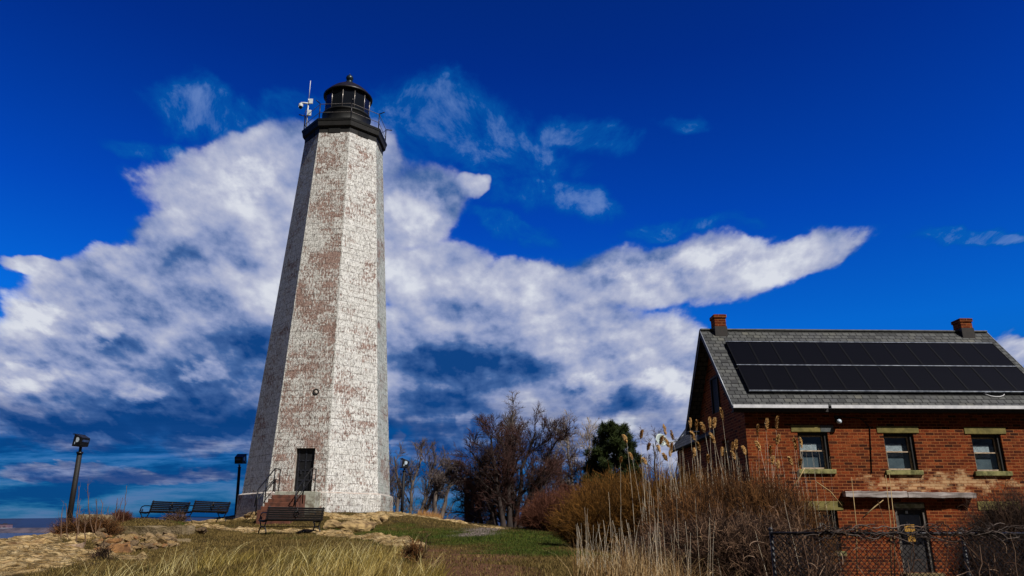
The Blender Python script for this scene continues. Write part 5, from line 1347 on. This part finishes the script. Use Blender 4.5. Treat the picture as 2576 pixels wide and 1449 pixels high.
# ------------------------------------------------------------------ bushes
def bush(label,foot,n,Hf,W,mat,seed,rad=.006,K=6,twigs=3,tw_len=.35,lean=.55,curl=.1,cat='bush',name='bush',jit=.10,sides=3,up=.0,group=None,thin=1.0):
    """foot: list of (x,y,rx,ry,height) mounds; stems rise from the footprint and arch out to the mound's surface"""
    rs=np.random.default_rng(seed)
    PT=[];RD=[]
    tot=sum(f[2]*f[3]*f[4] for f in foot)
    for (x,y,rx,ry,h) in foot:
        m=int(n*rx*ry*h/tot); a=rs.uniform(0,2*pi,m); r=np.sqrt(rs.uniform(0,1,m))
        bx=x+rx*r*np.cos(a)*.6; by=y+ry*r*np.sin(a)*.6
        ex=x+rx*r*np.cos(a)*(1.0+lean*.12); ey=y+ry*r*np.sin(a)*(1.0+lean*.12)
        dome=np.sqrt(np.clip(1-r**2*.86,0,1))
        hz=h*dome*rs.uniform(.62,1.06,m)
        bz=base_h(bx,by)
        s=np.linspace(0,1,K)
        px=bx[:,None]+(ex-bx)[:,None]*s[None]**1.5; py=by[:,None]+(ey-by)[:,None]*s[None]**1.5
        z0=base_h(np.full(1,x),np.full(1,y))[0]
        pz=bz[:,None]+((z0+hz)-bz)[:,None]*s[None]**.85
        wob=np.cumsum(rs.normal(size=(m,K,3))*jit*h/K,axis=1); wob[:,0]=0
        pts=np.stack([px,py,pz],-1)+wob
        PT.append(pts); RD.append(rad*rs.uniform(.6,1.3,(m,1))*np.linspace(1.5,.5,K)[None])
    PT=np.concatenate(PT); RD=np.concatenate(RD)
    tone=rs.uniform(0,1,len(PT))
    parts=[tubes_np(PT,RD,sides)]; tones=[np.repeat(tone,K*sides)]
    if twigs:
        T,TR=branch_level(rs,PT,RD,twigs,.3,1,tw_len,32,4,.22,up,.75,curl=curl,lfall=.3)
        TR=np.maximum(TR*thin,.0022)
        parts.append(tubes_np(T,TR,3)); tones.append(np.repeat(np.clip(np.repeat(tone,twigs)+rs.normal(size=len(T))*.15,0,1),4*3))
    v,q=join_np(parts)
    o=np_mesh(name,v,q,mat,None,True,{'tone':np.concatenate(tones)}); tag(o,label,cat,group)
    return o
def ft(px,py,D,rx,ry,h): p=P(px,py,D); return (p.x,p.y,rx,ry,h)
gold=strand_mat('golden_brown_stems',lin(46,31,14),lin(100,68,29),.85,lin(150,104,48))
brown=strand_mat('brown_bramble',lin(34,24,17),lin(82,54,33),.85,lin(148,102,60))
purple=strand_mat('purple_grey_bramble',lin(26,19,17),lin(66,47,38),.85,lin(150,118,94))
pink=strand_mat('reddish_stems',lin(60,34,26),lin(96,58,44),.85,lin(128,84,66))
darkb=strand_mat('dark_bramble',lin(28,22,20),lin(56,42,36),.9,lin(92,70,56))
def hgt(px,pt,D,x,y): return P(px,pt,D).z-float(base_h(np.array([x]),np.array([y]))[0])
def mound(px,ptop,D,rx,ry,hmin=.5):
    p=P(px,1330,D); return (p.x,p.y,rx,ry,max(hgt(px,ptop,D,p.x,p.y),hmin))
bush('broad golden brown leafless bush arching over the lawn edge',[mound(1545,1196,18.5,1.35,1.5),mound(1650,1184,18,1.5,1.5),mound(1490,1240,18,.75,1.0),mound(1740,1188,17,1.1,1.3)],9000,1,1,gold,301,.0055,7,4,.42,.9,.05,jit=.10)
bush('brown leafless bush in the middle thick with reed stalks',[mound(1830,1196,15.8,1.3,1.2),mound(1930,1206,15.2,1.1,1.1),mound(1985,1235,14.6,.6,.9),mound(1740,1235,14.6,.9,.9)],10500,1,1,brown,302,.0055,7,4,.38,.6,.25,jit=.18)
bush('purple grey bramble tangle in front of the bushes by the fence end',[mound(1700,1330,12.2,.75,.8),mound(1830,1300,12.0,.9,.8),mound(1935,1305,11.4,.7,.7),mound(1640,1375,11.6,.5,.5)],7500,1,1,purple,303,.0045,7,4,.34,.5,.5,jit=.28)
bush('low reddish brown bush between the big tree and the golden bush',[mound(1385,1236,27,1.0,1.2),mound(1440,1225,28,1.1,1.2),mound(1345,1275,29,.6,.8)],3300,1,1,pink,304,.008,6,4,.42,.7,.2,jit=.16)
bush('dark bramble thicket climbing the right end of the brick front',[mound(2540,1262,16.2,.95,.9),mound(2610,1240,16.2,.9,.9),mound(2470,1330,15.5,.5,.6)],6500,1,1,darkb,305,.006,7,4,.4,.5,.5,jit=.26)
bush('thin dark dry shrub growing before the pair of benches',[mound(437,1297,30.3,.45,.35,.3)],150,1,1,purple,306,.006,6,3,.3,.9,.2,jit=.2)
bush('dark red brown tussock left of the pair of benches',[mound(296,1294,28.6,.32,.3,.35),mound(310,1300,28.4,.25,.3,.3)],420,1,1,pink,307,.006,5,2,.2,.9,.1,jit=.12)
bush('tangle of dry brush around the foot of the leaning floodlight',[mound(222,1300,22.6,.8,.7),mound(182,1328,22.4,.5,.5),mound(262,1318,22.6,.45,.5)],620,1,1,brown,308,.006,7,4,.36,.8,.3,jit=.3)
bush('small dark weed clump at the foot of the pale rock on the left',[mound(268,1400,12.6,.12,.12,.3)],110,1,1,darkb,309,.004,5,2,.12,.9,.2,jit=.25)
bush('dark dry tussock at the edge of the bare earth path',[mound(1040,1420,9.6,.13,.12,.24)],150,1,1,brown,311,.003,5,2,.12,.9,.1,jit=.2)
bush('slender dry twiggy weed on the earth path',[mound(1068,1370,12.6,.12,.12,.35)],14,1,1,purple,312,.003,6,4,.16,.9,.2,jit=.2)
# ------------------------------------------------------------------ vines on the fence
def vine(label,x0,x1,zlo,zhi,n,seed,y=FY-.03,rad=.006):
    rs=np.random.default_rng(seed); K=14
    s=np.linspace(0,1,K)
    xb=rs.uniform(x0,x1,n); 
    pts=np.empty((n,K,3)); h=rs.uniform(zlo,zhi,n)
    w=np.cumsum(rs.normal(size=(n,K,3))*np.array([.09,.03,.05]),axis=1); w=(w+np.roll(w,1,1)+np.roll(w,-1,1)+np.roll(w,2,1))/4; w[:,-2:]=w[:,-3:-2]; w-=w[:,:1]*np.linspace(1,0,K)[None,:,None]; w[:,0]=0
    pts[...,0]=xb[:,None]+rs.normal(size=n)[:,None]*.35*s+w[...,0]
    pts[...,1]=y+rs.uniform(-.1,.06,n)[:,None]+w[...,1]*.6
    pts[...,2]=FB-.1+(h-FB)[:,None]*s[None]+w[...,2]
    rd=rad*rs.uniform(.5,1.3,(n,1))*np.linspace(1.2,.5,K)[None]
    T,TR=branch_level(rs,pts,rd,5,.2,1,.34,46,8,.16,.05,.6,curl=.3)
    v,q=join_np([tubes_np(pts,rd,4),tubes_np(T,TR,3)])
    tone=np.concatenate([np.repeat(rs.uniform(0,.8,n),K*4),np.repeat(rs.uniform(0,1,len(T))**1.5,8*3)])
    tag(np_mesh('vine',v,q,strand_mat('vine_'+str(seed),lin(40,28,24),lin(108,78,60),.85,lin(190,160,136)),None,True,{'tone':tone}),label,'vine')
X=lambda px: P(px,1341,FY).x
vine('dry bramble vines burying the left end of the chain link fence and its post',X(1925),X(2075),fz-.5,fz+.3,34,404)
vine('bare reddish vines scrambling up the chain link fence before the door',X(2200),X(2330),fz-.5,fz+.35,16,401)
vine('sparse dry vine stems on the fence below the left lower window',X(2060),X(2190),fz-.6,fz+.2,8,402)
vine('dark vine mass smothering the fence at the right edge of the picture',X(2410),X(2600),fz-.5,fz+.3,42,403)
rs=np.random.default_rng(405); n=70; K=9
px_=rs.uniform(X(2050),X(2560),n); pts=np.empty((n,K,3)); w=np.cumsum(rs.normal(size=(n,K,3))*.028,axis=1)
pts[...,0]=px_[:,None]+np.linspace(-.25,.25,K)[None]; pts[...,1]=FY-.02+w[...,1]*.5; pts[...,2]=fz+.01+w[...,2]
rd=np.full((n,K),.006)*rs.uniform(.5,1.2,(n,1)); T,TR=branch_level(rs,pts,rd,3,.1,1,.16,60,4,.3,.1,.7,curl=.4)
v,q=join_np([tubes_np(pts,rd,4),tubes_np(T,TR,3)]); tag(np_mesh('vine',v,q,strand_mat('rail_vine',lin(24,19,18),lin(48,38,34),.85,lin(110,98,92)),None,True,{'tone':np.concatenate([np.repeat(rs.uniform(0,1,n),K*4),np.repeat(rs.uniform(0,1,len(T)),4*3)])}),'twiggy dry vine wound along the top rail of the chain link fence','vine')

# ------------------------------------------------------------------ reeds
reed_stem=simple_mat('bleached_reed',lin(236,224,202),lin(196,172,134),6,.7,0,0)
reed_leaf=simple_mat('dry_reed_leaf',lin(196,168,118),lin(150,118,72),6,.8,0,0)
plume_m=strand_mat('reed_plume',lin(132,92,46),lin(186,142,84),.95,lin(222,188,136))
def reed_proto(seed,H=2.6,plume=True,rad=.0055,leaves=3):
    rs=np.random.default_rng(seed); t=thing('reed','x','reed',(0,0,-50))
    K=8; s=np.linspace(0,1,K); lean=rs.uniform(.02,.14); w=np.cumsum(rs.normal(size=(K,2))*.012,axis=0)*H*.4
    pts=np.c_[lean*H*s**1.6+w[:,0]*s, w[:,1]*s, H*s][None]; rd=(rad*(1.15-.55*s))[None]
    v,q=tubes_np(pts,rd,5); np_mesh('stem',v,q,reed_stem,t)
    if leaves:
        V=[];Q=[]
        for i in range(leaves):
            f=rs.uniform(.35,.85); p=np.array([np.interp(f,s,pts[0,:,j]) for j in range(3)]); a=rs.uniform(0,2*pi); L=rs.uniform(.12,.3)
            o_=len(V)
            for j in range(5):
                u=j/4; c=p+np.array([cos(a)*L*u,sin(a)*L*u,L*(.75*u-1.1*u*u)]); sd=np.array([-sin(a),cos(a),0])*.008*(1-u*.9)
                V+= [c-sd,c+sd]
            Q+= [(o_+2*j,o_+2*j+1,o_+2*j+3,o_+2*j+2) for j in range(4)]
        np_mesh('leaf',V,Q,reed_leaf,t)
    if plume:
        n=100; PL=.19*rs.uniform(.85,1.2); top=pts[0,-1]; dr=unit(pts[0,-1]-pts[0,-2])
        f=rs.uniform(0,1,n); nod=np.array([.22,0.05,0]); 
        c=top[None]-dr[None]*.03+dr[None]*(PL*f)[:,None]+nod[None]*(PL*f**2)[:,None]
        wd=.024*np.sin(pi*np.clip(f*.9+.08,0,1))
        a=rs.uniform(0,2*pi,n); out=np.c_[np.cos(a),np.sin(a),np.full(n,.9)]
        d=unit(out*np.array([1,1,1])+nod*1.5); L=(.03+wd*1.3)
        K2=4; u=np.linspace(0,1,K2); pp=c[:,None]+d[:,None]*(L[:,None]*u[None])[...,None]; pp[...,0]+=.02*u[None]**2
        rr=np.full((n,K2),.0045)*np.linspace(.8,.5,K2)[None]+.0035*np.sin(pi*u)[None]
        v,q=tubes_np(pp,rr,3); np_mesh('plume',v,q,plume_m,t,True,{'tone':np.repeat(rs.uniform(0,1,n),K2*3)})
    return t,H
TALL=[reed_proto(500+i,2.6,True,.0036,1) for i in range(6)]
BARE=[reed_proto(520+i,2.0,False,.0030,1) for i in range(4)]
SHORT=[reed_proto(530+i,1.1,False,.0027,1) for i in range(5)]
used=set()
def place(protos,x,y,ztop,z0,rs,label,group,scmin=None):
    pr,H=protos[rs.integers(len(protos))]
    if pr.name in used: o=copy_tree(pr)
    else: o=pr; used.add(pr.name)
    s=(ztop-z0)/H
    w=rs.uniform(.85,1.15)*(.72 if protos is not TALL else 1)
    o.location=(x,y,z0); o.scale=(w,w,s); o.rotation_euler=(rs.normal()*.035,rs.normal()*.05,rs.uniform(0,2*pi))
    o['label']=label; o['group']=group
rs=np.random.default_rng(600)
def gz_(x,y): return float(base_h(np.array([x]),np.array([y]))[0])
plumes=[(1586,1098),(1640,1100),(1648,1085),(1700,1075),(1712,1090),(1722,1108),(1735,1062),(1752,1070),(1762,1055),(1772,1090),(1780,1120),(1790,1075),(1800,1060),(1826,1040),(1846,1095),(1858,1112),(1690,1120),(1820,1130),(1838,1120),(1745,1130),
        (1900,1082),(1915,1065),(1960,1068),(1940,1110),(1905,1100),(2010,1108),(1990,1155),(1960,1150),(1986,1160),(2035,1118),(1955,1160),(1665,1115),(1676,1130),(1610,1140),(1630,1150),(1715,1140),(1768,1150),(1850,1140),(1880,1125),(1925,1130),(1560,1150),(1602,1118)]
for (px,py) in plumes:
    D=rs.uniform(15.3,17.0); top=P(px,py,D); x=top.x+rs.normal()*.08; z0=gz_(x,D)
    place(TALL,x,D,top.z-.12,z0,rs,'tall bleached reed with a tan plume rising out of the bushes','plumed reeds among the bushes')
for i in range(58):
    px=rs.normal(1790,120) if rs.uniform()<.8 else rs.uniform(1560,2060); px=min(max(px,1555),2070); D=rs.uniform(15.0,16.8); py=rs.uniform(1115,1195); top=P(px,py,D); z0=gz_(top.x,D)
    place(BARE,top.x,D,top.z,z0,rs,'bare bleached reed stem without a plume standing out of the bushes','bare reed stems among the bushes')
for i in range(20):
    px=rs.uniform(1640,2130); D=rs.uniform(10.3,12.4); py=rs.uniform(1215,1340); top=P(px,py,D); z0=gz_(top.x,D)
    place(BARE,top.x,D,top.z,z0,rs,'slim bleached reed stalk before the dark bramble tangle','reed stalks before the bramble tangle')
for i in range(80):
    px=rs.beta(1.2,2.0)*400+1440; f=(px-1440)/400; D=rs.uniform(9.2,12.2); py=rs.uniform(1300,1405)-(rs.uniform()<.12)*70; top=P(px,py,D); z0=gz_(top.x,D)-.05
    if top.z-z0<.35: top.z=z0+rs.uniform(.35,.6)
    place(SHORT,top.x,D,top.z,z0,rs,'short straw coloured reed at the foot of the golden bush','short reeds at the foot of the bushes')
# fallen, slanting canes
for (a,c,lb) in [((2170,1303,11),(2222,1258,11),'slanting orange brown cane leaning before the brick wall'),((2053,1212,12.5),(2118,1272,12.5),'long broken cane sloping down towards the lower left window'),((1990,1235,13),(2024,1178,13),'pale cane leaning right across the upper left window corner')]:
    mb=MB(); p,q=P(*a),P(*c); mb.tube([p,p.lerp(q,.5)+Vector((.03,0,.03)),q],[.009,.008,.005],6); tag(mb.build('cane',reed_leaf),lb,'cane')
for (px,pt,D) in ((2237,1115+75,10.6),(2228,1135+60,10.9),(2142,1200,10.8)):
    p=P(px+14,1449,D); q=P(px,pt,D); mb=MB(); mb.tube([p,p.lerp(q,.5)+Vector((.03,0,0)),q],[.008,.006,.003],6); o=mb.build('cane',reed_leaf); tag(o,'thin upright orange cane standing before the brick wall above the fence','cane','upright canes before the brick wall')
# dead weed stalks on the left
rs=np.random.default_rng(640)
wst=simple_mat('dead_stalk',lin(120,92,70),lin(76,56,44),6,.9,0,0)
for i,(px,py,pb,D) in enumerate([(201,1222,1350,21.5),(227,1223,1340,22),(252,1262,1352,21.5),(165,1265,1375,20.5),(152,1278,1370,20),(318,1227,1318,28),(294,1248,1318,28),(273,1275,1318,28.2),(240,1258,1345,22),(302,1255,1318,27.8),(186,1270,1372,20),(215,1290,1380,19.5)]):
    p=P(px-rs.uniform(-8,8)-(14 if i in(2,5,9) else 0),pb,D); q=P(px,py,D); t=thing('dead_stalk','tall thin dead weed stalk among the rocks left of the benches','dead plant',tuple(p),0,'dead weed stalks among the rocks')
    v=q-p; K=7; s=np.linspace(0,1,K); w=np.cumsum(rs.normal(size=(K,3))*.02,axis=0); w[0]=0
    pts=(np.array(v)[None]*s[:,None]+w)[None]; rd=(.016*(1.1-.7*s))[None]
    vv,qq=tubes_np(pts,rd,5); np_mesh('stem',vv,qq,wst,t)
    T,TR=branch_level(rs,pts,rd,5,.35,1,.45,28,4,.12,.1,.55); vv,qq=tubes_np(T,TR,3); np_mesh('side_twigs',vv,qq,wst,t)

# ------------------------------------------------------------------ grass
def blades(name,x,y,L,wd,lean_dir,lean,rs,mat,bend=.6,tone=None,K=4):
    n=len(x); z=ground_h(x,y)-.01
    ld=np.stack([np.cos(lean_dir),np.sin(lean_dir)],-1)
    s=np.linspace(0,1,K)
    hx=lean[:,None]*L[:,None]*(s[None]*.35+bend*s[None]**2*.65)
    V=np.empty((n,K,2,3))
    up=L[:,None]*s[None]*np.sqrt(np.clip(1-(lean[:,None]*.75*s[None])**2,.06,1))
    a=rs.uniform(0,pi,n); sd=np.stack([np.cos(a),np.sin(a)],-1)
    wid=wd[:,None]*(1-s[None]*.9)
    for k,sg in enumerate((-1,1)):
        V[:,:,k,0]=x[:,None]+ld[:,0:1]*hx+sg*sd[:,0:1]*wid
        V[:,:,k,1]=y[:,None]+ld[:,1:2]*hx+sg*sd[:,1:2]*wid
        V[:,:,k,2]=z[:,None]+up
    id_=np.arange(n*K*2).reshape(n,K,2)
    Qd=np.stack([id_[:,:-1,0],id_[:,:-1,1],id_[:,1:,1],id_[:,1:,0]],-1).reshape(-1,4)
    tn=rs.uniform(0,1,n) if tone is None else tone
    o=np_mesh(name,V.reshape(-1,3),Qd,mat,None,True,{'tone':np.repeat(tn,K*2)}); tag(o,kind='stuff'); return o
rs=np.random.default_rng(700)
def grass_mat(nm,*st):
    m,nt,b=new_mat(nm); t=nt.attr('tone'); setp(nt,b,nt.ramp(t,list(st)),.8,0,None,.2); return m
# long straw grass along the bottom of the knoll
n=40000; px=rs.uniform(-60,1130,n); D=6.6+7.5*rs.uniform(0,1,n)**1.1
u=(px-1288)/(F*cos(PITCH)+F*.06); x=u*D; y=D
cl=fbm(x*1.6,y*1.6,4,81); edge=np.clip((fbm(x*.6,y*.6,3,83)-.5)*5,-1.2,1.2)
lim=9.6+edge*1.3-.7*np.clip((520-px)/200,-.6,1)
keep=(D<lim)&(cl>.42)&((px<1040)|(D<8.8))
rkm=masks(x,y)[0]; keep&=(rkm<.35)|(rs.uniform(size=n)<.12)
x,y,cl=x[keep],y[keep],cl[keep]
L=rs.uniform(.10,.25,len(x))*(.5+.9*cl); ld=rs.normal(.35,1.15,len(x)); 
straw=grass_mat('straw_grass',(0,lin(52,46,18)),(.3,lin(98,86,36)),(.65,lin(146,124,58)),(1,lin(206,180,112)))
blades('tall_grass',x,y,L,rs.uniform(.0022,.0048,len(x)),ld,rs.uniform(.35,1.15,len(x)),rs,straw,1.0,np.clip(rs.beta(2,2,len(x))*.8+(fbm(x*1.1,y*1.1,3,90)-.4)*.8,0,1),5)
n=1800; px=rs.uniform(180,1100,n); D=rs.uniform(7.2,10.2,n); u=(px-1288)/1960; x=u*D; y=D
k=(fbm(x*1.6,y*1.6,4,81)>.47)&((px<1040)|(D<8.8)); x,y=x[k],y[k]
blades('long_straw',x,y,rs.uniform(.22,.46,len(x)),rs.uniform(.0018,.003,len(x)),rs.normal(.3,1.3,len(x)),rs.uniform(.3,1.2,len(x)),rs,grass_mat('bright_straw',(0,lin(150,130,60)),(1,lin(236,220,160))),1.0,None,6)
# straw at the foot of the reeds
n=2600; px=rs.uniform(1440,1880,n); D=rs.uniform(8.0,9.8,n); u=(px-1288)/1960; x=u*D; y=D
cl=fbm(x*2,y*2,3,84); k=cl>.42; x,y=x[k],y[k]
blades('reed_litter',x,y,rs.uniform(.15,.55,len(x)),rs.uniform(.002,.004,len(x)),rs.uniform(0,2*pi,len(x)),rs.uniform(.1,1.0,len(x)),rs,grass_mat('reed_straw',(0,lin(96,66,36)),(.5,lin(150,116,70)),(1,lin(206,180,136))),.8,None,4)
# short turf
n=300000; px=rs.uniform(100,1560,n); D=7.5+28*rs.uniform(0,1,n)**1.25
u=(px-1288)/1955; x=u*D; y=D
rk,gr,dt,gv=masks(x,y)
p_=(1-rk)*(1-gv*.95)*(1-dt*.8); k=(rs.uniform(size=n)<p_)&(np.hypot(x-TX,y-TD)>R_BASE+.1)
x,y,gr,D=x[k],y[k],gr[k],D[k]
tone=np.clip(.45*rs.uniform(0,1,len(x))+ (1-gr)*.52 + (fbm(x*1.2,y*1.2,3,95)-.5)*.35,0,1)
turf_m=grass_mat('short_turf',(0,lin(30,42,10)),(.28,lin(72,88,24)),(.5,lin(72,62,28)),(.75,lin(104,84,44)),(1,lin(150,128,76)))
blades('lawn_grass',x,y,rs.uniform(.025,.07,len(x))*(1+.3*(D>20)),rs.uniform(.0025,.005,len(x))*(1+D/26),rs.uniform(0,2*pi,len(x)),rs.uniform(.2,1.0,len(x)),rs,turf_m,.8,tone,3)
# tawny grass fringe on the skyline right of the lighthouse
n=700; px=rs.uniform(1055,1115,n); D=rs.uniform(36.5,38,n); u=(px-1288)/1945; x=u*D; y=D
blades('skyline_grass',x,y,rs.uniform(.12,.34,n),np.full(n,.008),rs.uniform(0,2*pi,n),rs.uniform(.1,.6,n),rs,grass_mat('tawny_grass',(0,lin(130,92,50)),(1,lin(196,150,96))),.6)
